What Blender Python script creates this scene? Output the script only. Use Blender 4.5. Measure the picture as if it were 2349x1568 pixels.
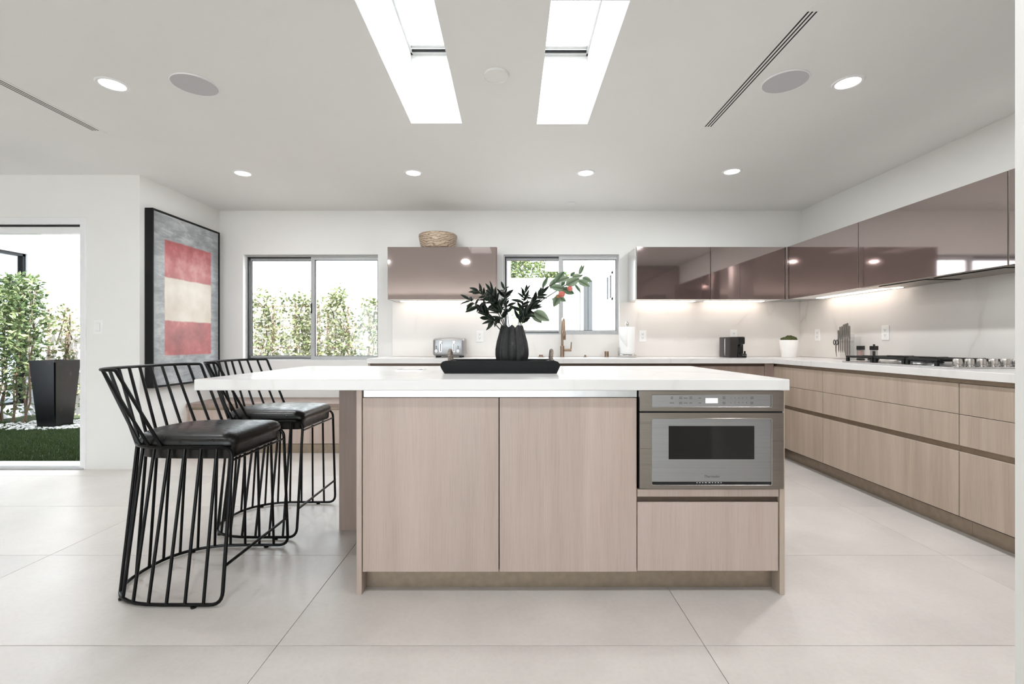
import bpy, bmesh, math, random
from mathutils import Vector, Matrix
R = random.Random(7)
PI = math.pi
for _o in list(bpy.data.objects):
    bpy.data.objects.remove(_o)
SC = bpy.context.scene
COL = SC.collection

# ------------------------------------------------------------------ camera
EYE = 1.065
cam_data = bpy.data.cameras.new('camera')
cam_data.sensor_width = 36.0
cam_data.lens = 36.0 * 1065.0 / 2349.0
cam_data.clip_start = 0.05
cam = bpy.data.objects.new('camera', cam_data)
cam.location = (0, 0, EYE)
cam.rotation_euler = (PI / 2, 0, 0)
COL.objects.link(cam)
SC.camera = cam
# ------------------------------------------------------------------ sky
world = bpy.data.worlds.new('sky')
SC.world = world
world.use_nodes = True
_bg = world.node_tree.nodes['Background']
_bg.inputs['Color'].default_value = (0.86, 0.935, 1.0, 1)
_bg.inputs['Strength'].default_value = 5.6
# ------------------------------------------------------------------ sun
sun_data = bpy.data.lights.new('sun', 'SUN')
sun_data.energy = 18.0
sun_data.angle = math.radians(0.6)
sun_data.color = (1.0, 0.97, 0.93)
sun = bpy.data.objects.new('sun', sun_data)
sun.rotation_euler = Vector((-0.16, 0.56, -0.80)).to_track_quat('-Z', 'Y').to_euler()
sun.location = (2, -6, 9)
COL.objects.link(sun)
# ------------------------------------------------------------------ view
SC.view_settings.view_transform = 'Standard'
SC.view_settings.look = 'None'
SC.view_settings.exposure = 0.26
SC.view_settings.gamma = 1.0
SC.view_settings.use_curve_mapping = False
SC.cycles.use_denoising = True
SC.cycles.use_adaptive_sampling = True
SC.cycles.adaptive_threshold = 0.02
SC.cycles.max_bounces = 10
SC.cycles.diffuse_bounces = 6
SC.cycles.glossy_bounces = 5
SC.cycles.transparent_max_bounces = 24
SC.cycles.sample_clamp_indirect = 12.0
SC.cycles.caustics_reflective = False
SC.cycles.caustics_refractive = False


def portal(name, loc, sx, sy, direction):
    """sky sampling guide in an opening: gives off nothing itself"""
    d = bpy.data.lights.new(name, 'AREA')
    d.shape = 'RECTANGLE'
    d.size, d.size_y = sx, sy
    d.cycles.is_portal = True
    o = bpy.data.objects.new(name, d)
    o.location = loc
    o.rotation_euler = Vector(direction).to_track_quat('-Z', 'Y').to_euler()
    COL.objects.link(o)


# ------------------------------------------------------------------ main dimensions
YB, XR, XL, YL, ZC = 4.953, 3.08, -3.12, 3.89, 2.465
XFAR, YREAR = -6.6, -4.6
W1 = (-2.87, -1.43, 0.87, 2.0)
W2 = (-0.09, 1.142, 1.144, 2.0)
DOOR = (-6.2, -3.60, 0.0, 2.10)
REAR = (-5.0, 1.4, 0.0, 2.3)
SKY_L = (-0.645, -0.32, 1.90, 2.975)
SKY_R = (0.16, 0.485, 1.905, 2.985)
CT = 0.91
portal('portal_window', ((W1[0] + W1[1]) / 2, YB + 0.16, (W1[2] + W1[3]) / 2), 1.44, 1.13, (0, -1, 0))
portal('portal_sink_window', ((W2[0] + W2[1]) / 2, YB + 0.16, (W2[2] + W2[3]) / 2), 1.23, 0.86, (0, -1, 0))
portal('portal_garden_door', (-4.9, YL + 0.16, 1.05), 2.6, 2.1, (0, -1, 0))
portal('portal_rear', (-1.8, YREAR - 0.16, 1.15), 6.4, 2.3, (0, 1, 0))
portal('portal_skylight', (-0.483, 2.44, 2.93), 0.325, 1.075, (0, 0, -1))
portal('portal_skylight', (0.322, 2.445, 2.93), 0.325, 1.08, (0, 0, -1))


# ------------------------------------------------------------------ materials
def lin(c):
    r = []
    for v in c:
        v /= 255.0
        r.append(v / 12.92 if v <= 0.04045 else ((v + 0.055) / 1.055) ** 2.4)
    return tuple(r) + (1.0,)


class NT:
    def __init__(self, name):
        self.m = bpy.data.materials.new(name)
        self.m.use_nodes = True
        self.t = self.m.node_tree
        self.b = self.t.nodes['Principled BSDF']
        self.out = self.t.nodes['Material Output']

    def n(self, kind, **kw):
        nd = self.t.nodes.new(kind)
        for k, v in kw.items():
            if k in nd.inputs:
                nd.inputs[k].default_value = v
            else:
                setattr(nd, k, v)
        return nd

    def l(self, a, b):
        self.t.links.new(a, b)

    def coords(self, scale=(1, 1, 1), jitter=0.0, rot=(0, 0, 0)):
        tc = self.n('ShaderNodeTexCoord')
        mp = self.n('ShaderNodeMapping')
        mp.inputs['Scale'].default_value = scale
        mp.inputs['Rotation'].default_value = rot
        src = tc.outputs['Object']
        if jitter:
            oi = self.n('ShaderNodeObjectInfo')
            mul = self.n('ShaderNodeMath', operation='MULTIPLY')
            mul.inputs[1].default_value = jitter
            self.l(oi.outputs['Random'], mul.inputs[0])
            ad = self.n('ShaderNodeVectorMath', operation='ADD')
            self.l(src, ad.inputs[0])
            self.l(mul.outputs[0], ad.inputs[1])
            src = ad.outputs[0]
        self.l(src, mp.inputs['Vector'])
        return mp.outputs['Vector']

    def noise(self, vec, scale=5.0, detail=4.0, rough=0.5, dist=0.0):
        nd = self.n('ShaderNodeTexNoise')
        nd.inputs['Scale'].default_value = scale
        nd.inputs['Detail'].default_value = detail
        nd.inputs['Roughness'].default_value = rough
        nd.inputs['Distortion'].default_value = dist
        self.l(vec, nd.inputs['Vector'])
        return nd.outputs['Fac']

    def ramp(self, fac, stops, interp='LINEAR'):
        nd = self.n('ShaderNodeValToRGB')
        nd.color_ramp.interpolation = interp
        els = nd.color_ramp.elements
        while len(els) < len(stops):
            els.new(0.5)
        for e, (p, c) in zip(els, stops):
            e.position = p
            e.color = c
        self.l(fac, nd.inputs['Fac'])
        return nd.outputs['Color']

    def mix(self, fac, a, b, mode='MIX'):
        nd = self.n('ShaderNodeMix', data_type='RGBA', blend_type=mode)
        for sock, v in ((nd.inputs[0], fac), (nd.inputs[6], a), (nd.inputs[7], b)):
            if hasattr(v, 'links'):
                self.l(v, sock)
            else:
                sock.default_value = v
        return nd.outputs[2]

    def math(self, op, a, b=0.0, clamp=False):
        nd = self.n('ShaderNodeMath', operation=op, use_clamp=clamp)
        for sock, v in ((nd.inputs[0], a), (nd.inputs[1], b)):
            if hasattr(v, 'links'):
                self.l(v, sock)
            else:
                sock.default_value = v
        return nd.outputs[0]

    def bump(self, h, strength=0.1, dist=0.002):
        nd = self.n('ShaderNodeBump')
        nd.inputs['Strength'].default_value = strength
        nd.inputs['Distance'].default_value = dist
        self.l(h, nd.inputs['Height'])
        self.l(nd.outputs['Normal'], self.b.inputs['Normal'])

    def set(self, **kw):
        for k, v in kw.items():
            self.b.inputs[k].default_value = v


M = {}


def plain(key, rgb, rough=0.5, metal=0.0, var=0.03, scale=30.0, **kw):
    """plain coloured surface with a faint mottling"""
    t = NT(key)
    c = lin(rgb)
    d = tuple(x * (1 - var * 2) for x in c[:3]) + (1,)
    e = tuple(min(1, x * (1 + var)) for x in c[:3]) + (1,)
    f = t.noise(t.coords(), scale, 3)
    t.l(t.ramp(f, [(0.3, d), (0.7, e)]), t.b.inputs['Base Color'])
    t.set(Roughness=rough, Metallic=metal)
    for k, v in kw.items():
        t.b.inputs[k].default_value = v
    M[key] = t.m
    return t


plain('paint', (232, 231, 228), 0.6, var=0.008, scale=3)
plain('ceiling_paint', (228, 227, 225), 0.7, var=0.006, scale=2)
plain('trim_white', (232, 232, 232), 0.35, var=0.005)
plain('plastic_white', (238, 237, 235), 0.3, var=0.005)
plain('alu', (178, 178, 178), 0.4, 0.15)
plain('alu_dark', (38, 38, 40), 0.4, 0.3)
plain('black_metal', (2, 2, 2), 0.34, 0.0, **{'Specular IOR Level': 0.22})
plain('black_frame', (4, 4, 4), 0.5, **{'Specular IOR Level': 0.3})
plain('black_iron', (22, 22, 24), 0.5, 0.3, var=0.1)
plain('black_plastic', (18, 18, 18), 0.28)
plain('dark_plastic', (42, 38, 36), 0.35)
plain('black_glass', (20, 19, 19), 0.08)
plain('grille', (190, 189, 192), 0.8, var=0.04, scale=600)
plain('shadow_slot', (30, 30, 30), 0.9)
plain('bronze_channel', (150, 135, 118), 0.33, 0.75, var=0.05)
plain('dark_channel', (92, 78, 68), 0.4, 0.6, var=0.05)
plain('toe_kick', (158, 143, 126), 0.35, 0.6, var=0.06)
plain('carcass', (60, 52, 48), 0.6)
plain('bronze', (150, 128, 110), 0.3, 0.95)
plain('knob_metal', (196, 191, 186), 0.33, 0.85)
plain('knife_steel', (128, 122, 116), 0.35, 0.7)
plain('door_leaf', (66, 68, 71), 0.6, **{'Specular IOR Level': 0.08})
plain('pale_side', (206, 204, 202), 0.22, 0.8)  # pale glossy metal, lighter than the mauve doors
plain('chrome', (205, 203, 200), 0.15, 1.0)
plain('steel_dark_print', (40, 40, 42), 0.5)
plain('grey_print', (88, 84, 80), 0.5)
plain('paper', (240, 238, 236), 0.9, var=0.01, scale=200)
plain('pot_white', (244, 242, 240), 0.35, var=0.004)
plain('stucco', (240, 240, 238), 0.9, var=0.02, scale=40)
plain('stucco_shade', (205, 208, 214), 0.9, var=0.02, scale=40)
plain('gap', (14, 13, 13), 0.9)
plain('lid_grey', (205, 205, 204), 0.3, 0.6)
plain('stake', (120, 96, 76), 0.8, var=0.15)
plain('trellis_wood', (192, 168, 152), 0.8, var=0.12, scale=12)
plain('bark', (96, 80, 64), 0.9, var=0.2, scale=60)
plain('stem_green', (48, 50, 34), 0.7, var=0.15)
plain('pink_salt', (222, 188, 178), 0.7, var=0.1, scale=300)
plain('peppercorn', (30, 26, 24), 0.8, var=0.2, scale=300)
plain('concrete', (190, 188, 184), 0.9, var=0.05, scale=8)
plain('soil', (52, 44, 36), 0.95, var=0.2, scale=50)
plain('grout', (168, 163, 158), 0.9)


def brushed(key, rgb, rough, along='x'):
    t = NT(key)
    sc = {'x': (1.5, 200, 200), 'z': (200, 200, 1.5)}[along]
    f = t.noise(t.coords(sc), 1.0, 3)
    c = lin(rgb)
    t.l(t.ramp(f, [(0.3, tuple(x * 0.9 for x in c[:3]) + (1,)), (0.7, c)]), t.b.inputs['Base Color'])
    t.set(Metallic=0.95)
    t.l(t.ramp(f, [(0.2, (rough - 0.05,) * 3 + (1,)), (0.8, (rough + 0.06,) * 3 + (1,))]), t.b.inputs['Roughness'])
    M[key] = t.m


brushed('steel', (150, 142, 134), 0.30)
brushed('steel_light', (168, 168, 168), 0.34)
brushed('steel_bright', (214, 212, 210), 0.24)


def wood(key, a, b, c, rough=0.45, fine=1.0):
    t = NT(key)
    v = t.coords((14, 14, 0.7), jitter=17.0)
    f1 = t.noise(v, 1.0, 5, 0.55, 0.6)
    v2 = t.coords((260, 260, 5), jitter=9.0)
    f2 = t.noise(v2, 1.0, 3, 0.6)
    v3 = t.coords((5, 5, 0.35), jitter=5.0)
    f3 = t.noise(v3, 1.0, 2)
    base = t.ramp(f1, [(0.3, lin(a)), (0.5, lin(b)), (0.72, lin(c))])
    g = t.ramp(f2, [(0.30, (0.80, 0.79, 0.78, 1)), (0.55, (1, 1, 1, 1))])
    base = t.mix(0.55 * fine, base, g, 'MULTIPLY')
    h = t.ramp(f3, [(0.3, (0.93, 0.93, 0.93, 1)), (0.7, (1.04, 1.03, 1.03, 1))])
    base = t.mix(1.0, base, h, 'MULTIPLY')
    t.l(base, t.b.inputs['Base Color'])
    t.set(Roughness=rough)
    t.bump(f2, 0.12, 0.001)
    M[key] = t.m


wood('oak', (182, 163, 151), (187, 169, 158), (192, 175, 164))
wood('oak_drawer', (170, 154, 138), (179, 163, 147), (187, 172, 157))
wood('oak_dark', (138, 118, 108), (150, 131, 121), (160, 142, 132))


def quartz(key, base, vein, amount, scale=1.0):
    t = NT(key)
    v = t.coords((scale, scale, scale * 0.42), jitter=11.0, rot=(0.35, 0.45, 0.6))
    warp = t.noise(v, 1.6, 6, 0.6)
    vv = t.n('ShaderNodeVectorMath', operation='ADD')
    sc = t.n('ShaderNodeVectorMath', operation='SCALE')
    wn = t.n('ShaderNodeTexNoise')
    wn.inputs['Scale'].default_value = 1.7
    wn.inputs['Detail'].default_value = 5
    t.l(v, wn.inputs['Vector'])
    t.l(wn.outputs['Color'], sc.inputs[0])
    sc.inputs['Scale'].default_value = 0.4
    t.l(v, vv.inputs[0])
    t.l(sc.outputs[0], vv.inputs[1])
    w = t.n('ShaderNodeTexNoise')
    w.inputs['Scale'].default_value = 1.3
    w.inputs['Detail'].default_value = 2
    t.l(vv.outputs[0], w.inputs['Vector'])
    d = t.math('ABSOLUTE', t.math('SUBTRACT', w.outputs['Fac'], 0.5))
    line = t.ramp(d, [(0.0, (1, 1, 1, 1)), (0.012, (0.35, 0.35, 0.35, 1)), (0.05, (0, 0, 0, 1))])
    fade = t.ramp(t.noise(v, 2.3, 2), [(0.42, (0, 0, 0, 1)), (0.65, (1, 1, 1, 1))])
    k = t.math('MULTIPLY', line, fade)
    k = t.math('MULTIPLY', k, amount)
    cloud = t.mix(t.math('MULTIPLY', warp, 0.5), lin(base), lin(tuple(x * 0.955 for x in base)))
    t.l(t.mix(k, cloud, lin(vein)), t.b.inputs['Base Color'])
    t.set(Roughness=0.22)
    M[key] = t.m


quartz('quartz', (228, 226, 224), (186, 180, 174), 0.3, 1.6)
quartz('splash', (228, 223, 218), (168, 158, 148), 0.4, 1.5)


def floor_tile():
    t = NT('porcelain')
    v = t.coords((1, 1, 1), jitter=31.0)
    f = t.noise(v, 3.0, 6, 0.6)
    f2 = t.noise(v, 60.0, 3, 0.6)
    base = t.ramp(f, [(0.3, lin(tuple(x for x in (205, 199, 194)))), (0.7, lin((219, 213, 208)))])
    base = t.mix(0.25, base, t.ramp(f2, [(0.3, (0.82, 0.82, 0.82, 1)), (0.6, (1, 1, 1, 1))]), 'MULTIPLY')
    vo = t.n('ShaderNodeTexVoronoi')
    vo.inputs['Scale'].default_value = 42
    t.l(v, vo.inputs['Vector'])
    pit = t.ramp(vo.outputs['Distance'], [(0.0, (0.62, 0.6, 0.58, 1)), (0.09, (1, 1, 1, 1))])
    gate = t.ramp(t.noise(v, 9.0, 2), [(0.5, (0, 0, 0, 1)), (0.58, (1, 1, 1, 1))])
    base = t.mix(t.math('MULTIPLY', gate, 0.9), base, t.mix(1.0, base, pit, 'MULTIPLY'))
    oi = t.n('ShaderNodeObjectInfo')
    tone = t.ramp(oi.outputs['Random'], [(0.0, (0.965, 0.965, 0.965, 1)), (1.0, (1.02, 1.015, 1.01, 1))])
    t.l(t.mix(1.0, base, tone, 'MULTIPLY'), t.b.inputs['Base Color'])
    t.l(t.ramp(f, [(0.3, (0.30,) * 3 + (1,)), (0.7, (0.42,) * 3 + (1,))]), t.b.inputs['Roughness'])
    t.bump(f2, 0.05, 0.001)
    M['porcelain'] = t.m


floor_tile()


def lacquer():
    t = NT('mauve_glass')
    f = t.noise(t.coords(), 700.0, 1)
    t.l(t.ramp(f, [(0.3, lin((166, 152, 149))), (0.7, lin((173, 159, 156)))]), t.b.inputs['Base Color'])
    t.set(Metallic=0.93, Roughness=0.045)
    M['mauve_glass'] = t.m


lacquer()


def leather():
    t = NT('leather')
    v = t.coords()
    f = t.noise(v, 30.0, 6, 0.6, 0.6)
    t.l(t.ramp(f, [(0.35, lin((4, 4, 4))), (0.75, lin((14, 13, 13)))]), t.b.inputs['Base Color'])
    t.l(t.ramp(f, [(0.3, (0.24,) * 3 + (1,)), (0.7, (0.42,) * 3 + (1,))]), t.b.inputs['Roughness'])
    t.bump(f, 0.06, 0.002)
    M['leather'] = t.m


leather()


def arch_glass(key, tint=(1, 1, 1), ior=1.45):
    t = NT(key)
    t.t.nodes.remove(t.b)
    lw = t.n('ShaderNodeLayerWeight')
    f0 = ((ior - 1) / (ior + 1)) ** 2
    p5 = t.math('POWER', lw.outputs['Facing'], 5.0)
    fac = t.math('ADD', t.math('MULTIPLY', p5, 1 - f0), f0, True)
    tr = t.n('ShaderNodeBsdfTransparent')
    tr.inputs['Color'].default_value = tint + (1,)
    gl = t.n('ShaderNodeBsdfGlossy')
    gl.inputs['Roughness'].default_value = 0.01
    mx = t.n('ShaderNodeMixShader')
    t.l(fac, mx.inputs[0])
    t.l(tr.outputs[0], mx.inputs[1])
    t.l(gl.outputs[0], mx.inputs[2])
    t.l(mx.outputs[0], t.out.inputs['Surface'])
    M[key] = t.m


arch_glass('glass', (0.97, 0.98, 0.98))
arch_glass('acrylic', (0.93, 0.94, 0.94))
arch_glass('jar_glass', (0.78, 0.78, 0.78), 1.7)
arch_glass('house_glass', (0.3, 0.32, 0.34), 1.5)
arch_glass('wing_glass', (0.5, 0.52, 0.55), 2.0)


def emit(key, color, strength):
    t = NT(key)
    t.set(**{'Base Color': (0.9, 0.9, 0.9, 1), 'Emission Color': color + (1,), 'Emission Strength': strength})
    M[key] = t.m


emit('lamp_lens', (1.0, 0.99, 0.97), 6.0)
emit('led_strip', (1.0, 0.88, 0.79), 6.0)
emit('display', (0.82, 0.9, 0.92), 0.25)


def leafy(key, a, b, c, rough=0.45, trans=0.25):
    t = NT(key)
    g = t.n('ShaderNodeNewGeometry')
    col = t.ramp(g.outputs['Random Per Island'], [(0.0, lin(a)), (0.5, lin(b)), (1.0, lin(c))])
    t.l(col, t.b.inputs['Base Color'])
    t.set(Roughness=rough)
    t.b.inputs['Transmission Weight'].default_value = 0.0
    tl = t.n('ShaderNodeBsdfTranslucent')
    t.l(col, tl.inputs['Color'])
    mx = t.n('ShaderNodeMixShader')
    mx.inputs[0].default_value = trans
    t.l(t.b.outputs[0], mx.inputs[1])
    t.l(tl.outputs[0], mx.inputs[2])
    t.l(mx.outputs[0], t.out.inputs['Surface'])
    M[key] = t.m


leafy('shrub_leaf', (48, 68, 34), (84, 102, 62), (134, 144, 104))
leafy('vine_leaf', (84, 98, 62), (122, 130, 94), (160, 158, 124))
leafy('tree_leaf', (58, 82, 40), (92, 108, 62), (128, 132, 84))
leafy('grass_blade', (26, 42, 14), (40, 60, 20), (62, 78, 32), 0.7)


def leaf_mat(key, a, b, trans=0.0):
    t = NT(key)
    oi = t.n('ShaderNodeObjectInfo')
    col = t.ramp(oi.outputs['Random'], [(0.0, lin(a)), (1.0, lin(b))])
    v = t.coords((1, 1, 1))
    sep = t.n('ShaderNodeSeparateXYZ')
    t.l(v, sep.inputs[0])
    rib = t.ramp(t.math('ABSOLUTE', sep.outputs['Y']), [(0.0, (0.6, 0.62, 0.55, 1)), (0.018, (0.7, 0.7, 0.66, 1)), (0.03, (1, 1, 1, 1))])
    t.l(t.mix(1.0, col, rib, 'MULTIPLY'), t.b.inputs['Base Color'])
    t.set(Roughness=0.42)
    if trans:
        tl = t.n('ShaderNodeBsdfTranslucent')
        t.l(col, tl.inputs['Color'])
        mx = t.n('ShaderNodeMixShader')
        mx.inputs[0].default_value = trans
        t.l(t.b.outputs[0], mx.inputs[1])
        t.l(tl.outputs[0], mx.inputs[2])
        t.l(mx.outputs[0], t.out.inputs['Surface'])
    M[key] = t.m


leaf_mat('olive_leaf', (20, 30, 24), (44, 56, 42))
leaf_mat('apple_leaf', (104, 130, 100), (158, 172, 146), 0.3)


def apple():
    t = NT('apple_skin')
    f = t.noise(t.coords(), 60.0, 4)
    t.l(t.ramp(f, [(0.35, lin((198, 92, 86))), (0.7, lin((208, 132, 112)))]), t.b.inputs['Base Color'])
    t.set(Roughness=0.3)
    M['apple_skin'] = t.m
    t = NT('green_apple_skin')
    t.l(t.ramp(t.noise(t.coords(), 60.0, 4), [(0.35, lin((120, 126, 70))), (0.7, lin((196, 110, 84)))]), t.b.inputs['Base Color'])
    t.set(Roughness=0.3)
    M['green_apple_skin'] = t.m


apple()


def vase_mat():
    t = NT('charred_wood')
    f = t.noise(t.coords((18, 18, 4)), 1.0, 6, 0.7, 1.0)
    g = t.noise(t.coords((90, 90, 16)), 1.0, 5, 0.7)
    k = t.math('MULTIPLY', f, g)
    t.l(t.ramp(k, [(0.16, lin((12, 12, 13))), (0.30, lin((30, 29, 30))), (0.44, lin((92, 88, 86)))]), t.b.inputs['Base Color'])
    t.set(Roughness=0.6)
    t.bump(k, 0.4, 0.004)
    M['charred_wood'] = t.m
    t = NT('black_wood')
    f = t.noise(t.coords((4, 60, 60)), 1.0, 5, 0.6)
    t.l(t.ramp(f, [(0.3, lin((2, 2, 3))), (0.75, lin((12, 12, 12)))]), t.b.inputs['Base Color'])
    t.set(Roughness=0.55, **{'Specular IOR Level': 0.25})
    t.bump(f, 0.3, 0.002)
    M['black_wood'] = t.m
    t = NT('rope')
    f = t.noise(t.coords(), 260.0, 3)
    t.l(t.ramp(f, [(0.3, lin((78, 68, 60))), (0.7, lin((176, 162, 148)))]), t.b.inputs['Base Color'])
    t.set(Roughness=0.9)
    M['rope'] = t.m
    t = NT('bowl_wood')
    w = t.n('ShaderNodeTexWave', wave_type='RINGS')
    w.inputs['Scale'].default_value = 9.0
    w.inputs['Distortion'].default_value = 9.0
    w.inputs['Detail'].default_value = 3.0
    w.inputs['Detail Scale'].default_value = 1.2
    t.l(t.coords((1.2, 1, 2.2)), w.inputs['Vector'])
    t.l(t.ramp(w.outputs['Fac'], [(0.0, lin((128, 108, 90))), (0.3, lin((164, 144, 124))), (1.0, lin((190, 172, 150)))]), t.b.inputs['Base Color'])
    t.set(Roughness=0.5)
    M['bowl_wood'] = t.m
    t = NT('glazed_planter')
    f = t.noise(t.coords((3, 3, 2)), 2.0, 8, 0.75, 0.4)
    g = t.noise(t.coords((40, 40, 14)), 1.0, 6, 0.8)
    k = t.math('MULTIPLY', f, g)
    t.l(t.ramp(k, [(0.28, lin((5, 5, 6))), (0.38, lin((24, 24, 27))), (0.52, lin((130, 130, 132)))]), t.b.inputs['Base Color'])
    t.set(Roughness=0.3, **{'Specular IOR Level': 0.2})
    M['glazed_planter'] = t.m
    t = NT('moss')
    f = t.noise(t.coords(), 90.0, 5)
    t.l(t.ramp(f, [(0.3, lin((34, 42, 18))), (0.7, lin((92, 98, 52)))]), t.b.inputs['Base Color'])
    t.set(Roughness=0.95)
    t.bump(f, 0.8, 0.01)
    M['moss'] = t.m
    t = NT('pebble')
    g = t.n('ShaderNodeNewGeometry')
    t.l(t.ramp(g.outputs['Random Per Island'], [(0, lin((150, 150, 150))), (1, lin((222, 220, 218)))]), t.b.inputs['Base Color'])
    t.set(Roughness=0.6)
    M['pebble'] = t.m
    t = NT('turf')
    f = t.noise(t.coords(), 30.0, 5)
    t.l(t.ramp(f, [(0.3, lin((28, 40, 16))), (0.7, lin((48, 62, 26)))]), t.b.inputs['Base Color'])
    t.set(Roughness=0.95)
    M['turf'] = t.m


vase_mat()


def canvas_mat():
    """plain abstract: brushed grey ground, soft red and cream colour fields"""
    t = NT('painted_canvas')
    v = t.coords()
    sep = t.n('ShaderNodeSeparateXYZ')
    t.l(v, sep.inputs[0])
    wob = t.math('MULTIPLY', t.math('SUBTRACT', t.noise(v, 9.0, 5, 0.7), 0.5), 0.018)
    y = t.math('ADD', sep.outputs['Y'], wob)
    z = t.math('ADD', sep.outputs['Z'], wob)

    def inside(c, lo, hi, soft):
        mid, half = (lo + hi) / 2, (hi - lo) / 2
        d = t.math('SUBTRACT', half, t.math('ABSOLUTE', t.math('SUBTRACT', c, mid)))
        return t.math('DIVIDE', d, soft, clamp=True)

    # local z runs 0 .. 1.513 from the canvas foot, local y is centred
    iny = inside(y, -0.315, 0.325, 0.012)
    red = t.math('MULTIPLY', iny, inside(z, 0.25, 1.285, 0.012))
    cream = t.math('MULTIPLY', iny, inside(z, 0.56, 0.955, 0.012))
    brush = t.noise(t.coords((1, 2, 8)), 2.5, 6, 0.65, 0.8)
    blot = t.noise(v, 3.2, 6, 0.65)
    grey = t.ramp(t.mix(0.5, brush, blot), [(0.3, lin((92, 94, 96))), (0.5, lin((148, 150, 152))), (0.68, lin((196, 198, 199)))])
    edge = t.math('DIVIDE', t.math('ABSOLUTE', y), 0.46, clamp=True)
    grey = t.mix(t.math('MULTIPLY', t.math('POWER', edge, 5.0), 0.55), grey, lin((86, 88, 90)))
    redc = t.ramp(blot, [(0.28, lin((116, 50, 52))), (0.5, lin((166, 82, 84))), (0.70, lin((200, 140, 140)))])
    crm = t.ramp(t.noise(v, 4.0, 5), [(0.3, lin((182, 168, 152))), (0.7, lin((208, 200, 190)))])
    c = t.mix(red, grey, redc)
    c = t.mix(cream, c, crm)
    t.l(c, t.b.inputs['Base Color'])
    t.set(Roughness=0.4)
    t.bump(brush, 0.15, 0.003)
    M['painted_canvas'] = t.m


canvas_mat()


# ------------------------------------------------------------------ mesh helpers
def new():
    return bmesh.new()


def box(bm, x0, x1, y0, y1, z0, z1, bev=0.0, seg=1):
    r = bmesh.ops.create_cube(bm, size=1.0)
    vs = r['verts']
    for v in vs:
        v.co = Vector(((x0 + x1) / 2 + v.co.x * (x1 - x0), (y0 + y1) / 2 + v.co.y * (y1 - y0), (z0 + z1) / 2 + v.co.z * (z1 - z0)))
    if bev:
        es = list({e for v in vs for e in v.link_edges})
        bmesh.ops.bevel(bm, geom=es, offset=bev, segments=seg, affect='EDGES', profile=0.5)
    return bm


def B(x0, x1, y0, y1, z0, z1, bev=0.0, seg=1):
    return box(new(), x0, x1, y0, y1, z0, z1, bev, seg)


def frames(pts, closed):
    n = len(pts)
    T = []
    for i in range(n):
        a = pts[(i - 1) % n] if (closed or i > 0) else pts[i]
        b = pts[(i + 1) % n] if (closed or i < n - 1) else pts[i]
        T.append((b - a).normalized())
    up = Vector((0, 0, 1)) if abs(T[0].z) < 0.9 else Vector((1, 0, 0))
    N = [(up - T[0] * up.dot(T[0])).normalized()]
    for i in range(1, n):
        q = N[-1] - T[i] * N[-1].dot(T[i])
        N.append(q.normalized() if q.length > 1e-6 else N[-1])
    return T, N


def tube(bm, pts, r, closed=False, seg=8, caps=True):
    pts = [Vector(p) for p in pts]
    n = len(pts)
    T, N = frames(pts, closed)
    rings = []
    for i in range(n):
        ri = r[i] if isinstance(r, (list, tuple)) else r
        b = T[i].cross(N[i])
        rings.append([bm.verts.new(pts[i] + (N[i] * math.cos(2 * PI * k / seg) + b * math.sin(2 * PI * k / seg)) * ri) for k in range(seg)])
    if closed:
        # close with the best rotational match
        best = min(range(seg), key=lambda s: sum((rings[0][(k + s) % seg].co - rings[-1][k].co).length for k in range(seg)))
    for i in range(n if closed else n - 1):
        a, c = rings[i], rings[(i + 1) % n]
        off = best if (closed and i == n - 1) else 0
        for k in range(seg):
            bm.faces.new((a[k], a[(k + 1) % seg], c[(k + 1 + off) % seg], c[(k + off) % seg]))
    if not closed and caps:
        bm.faces.new(list(reversed(rings[0])))
        bm.faces.new(rings[-1])
    return bm


def lathe(bm, prof, cx, cy, seg=32, lobe=0, amp=0.0, rimamp=0.0):
    """profile of (r, z) from bottom to top, turned about a vertical axis"""
    rings = []
    zt = prof[-1][1]
    for r, z in prof:
        if r < 1e-6:
            rings.append([bm.verts.new((cx, cy, z))])
            continue
        ring = []
        for k in range(seg):
            a = 2 * PI * k / seg
            m = 1.0 + (amp * (abs(math.sin(lobe * a / 2)) - 0.5) if lobe else 0)
            ring.append(bm.verts.new((cx + r * m * math.cos(a), cy + r * m * math.sin(a), z)))
        rings.append(ring)
    for a, b in zip(rings, rings[1:]):
        for k in range(seg):
            k2 = (k + 1) % seg
            if len(a) == 1 and len(b) == 1:
                continue
            if len(a) == 1:
                bm.faces.new((a[0], b[k2], b[k]))
            elif len(b) == 1:
                bm.faces.new((a[k], a[k2], b[0]))
            else:
                bm.faces.new((a[k], a[k2], b[k2], b[k]))
    if len(rings[0]) > 1:
        bm.faces.new(list(reversed(rings[0])))
    if len(rings[-1]) > 1:
        bm.faces.new(rings[-1])
    return bm


def fillet(pts, rad, closed=False, n=6):
    pts = [Vector(p) for p in pts]
    out = []
    m = len(pts)
    for i, p in enumerate(pts):
        rr = rad[i] if isinstance(rad, (list, tuple)) else rad
        if (not closed and i in (0, m - 1)) or rr <= 0:
            out.append(p)
            continue
        a, b = pts[(i - 1) % m], pts[(i + 1) % m]
        da, db = (a - p), (b - p)
        q = min(rr, da.length * 0.48, db.length * 0.48)
        s, e = p + da.normalized() * q, p + db.normalized() * q
        for k in range(n + 1):
            t = k / n
            out.append(s * (1 - t) ** 2 + p * 2 * t * (1 - t) + e * t * t)
    return out


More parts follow.
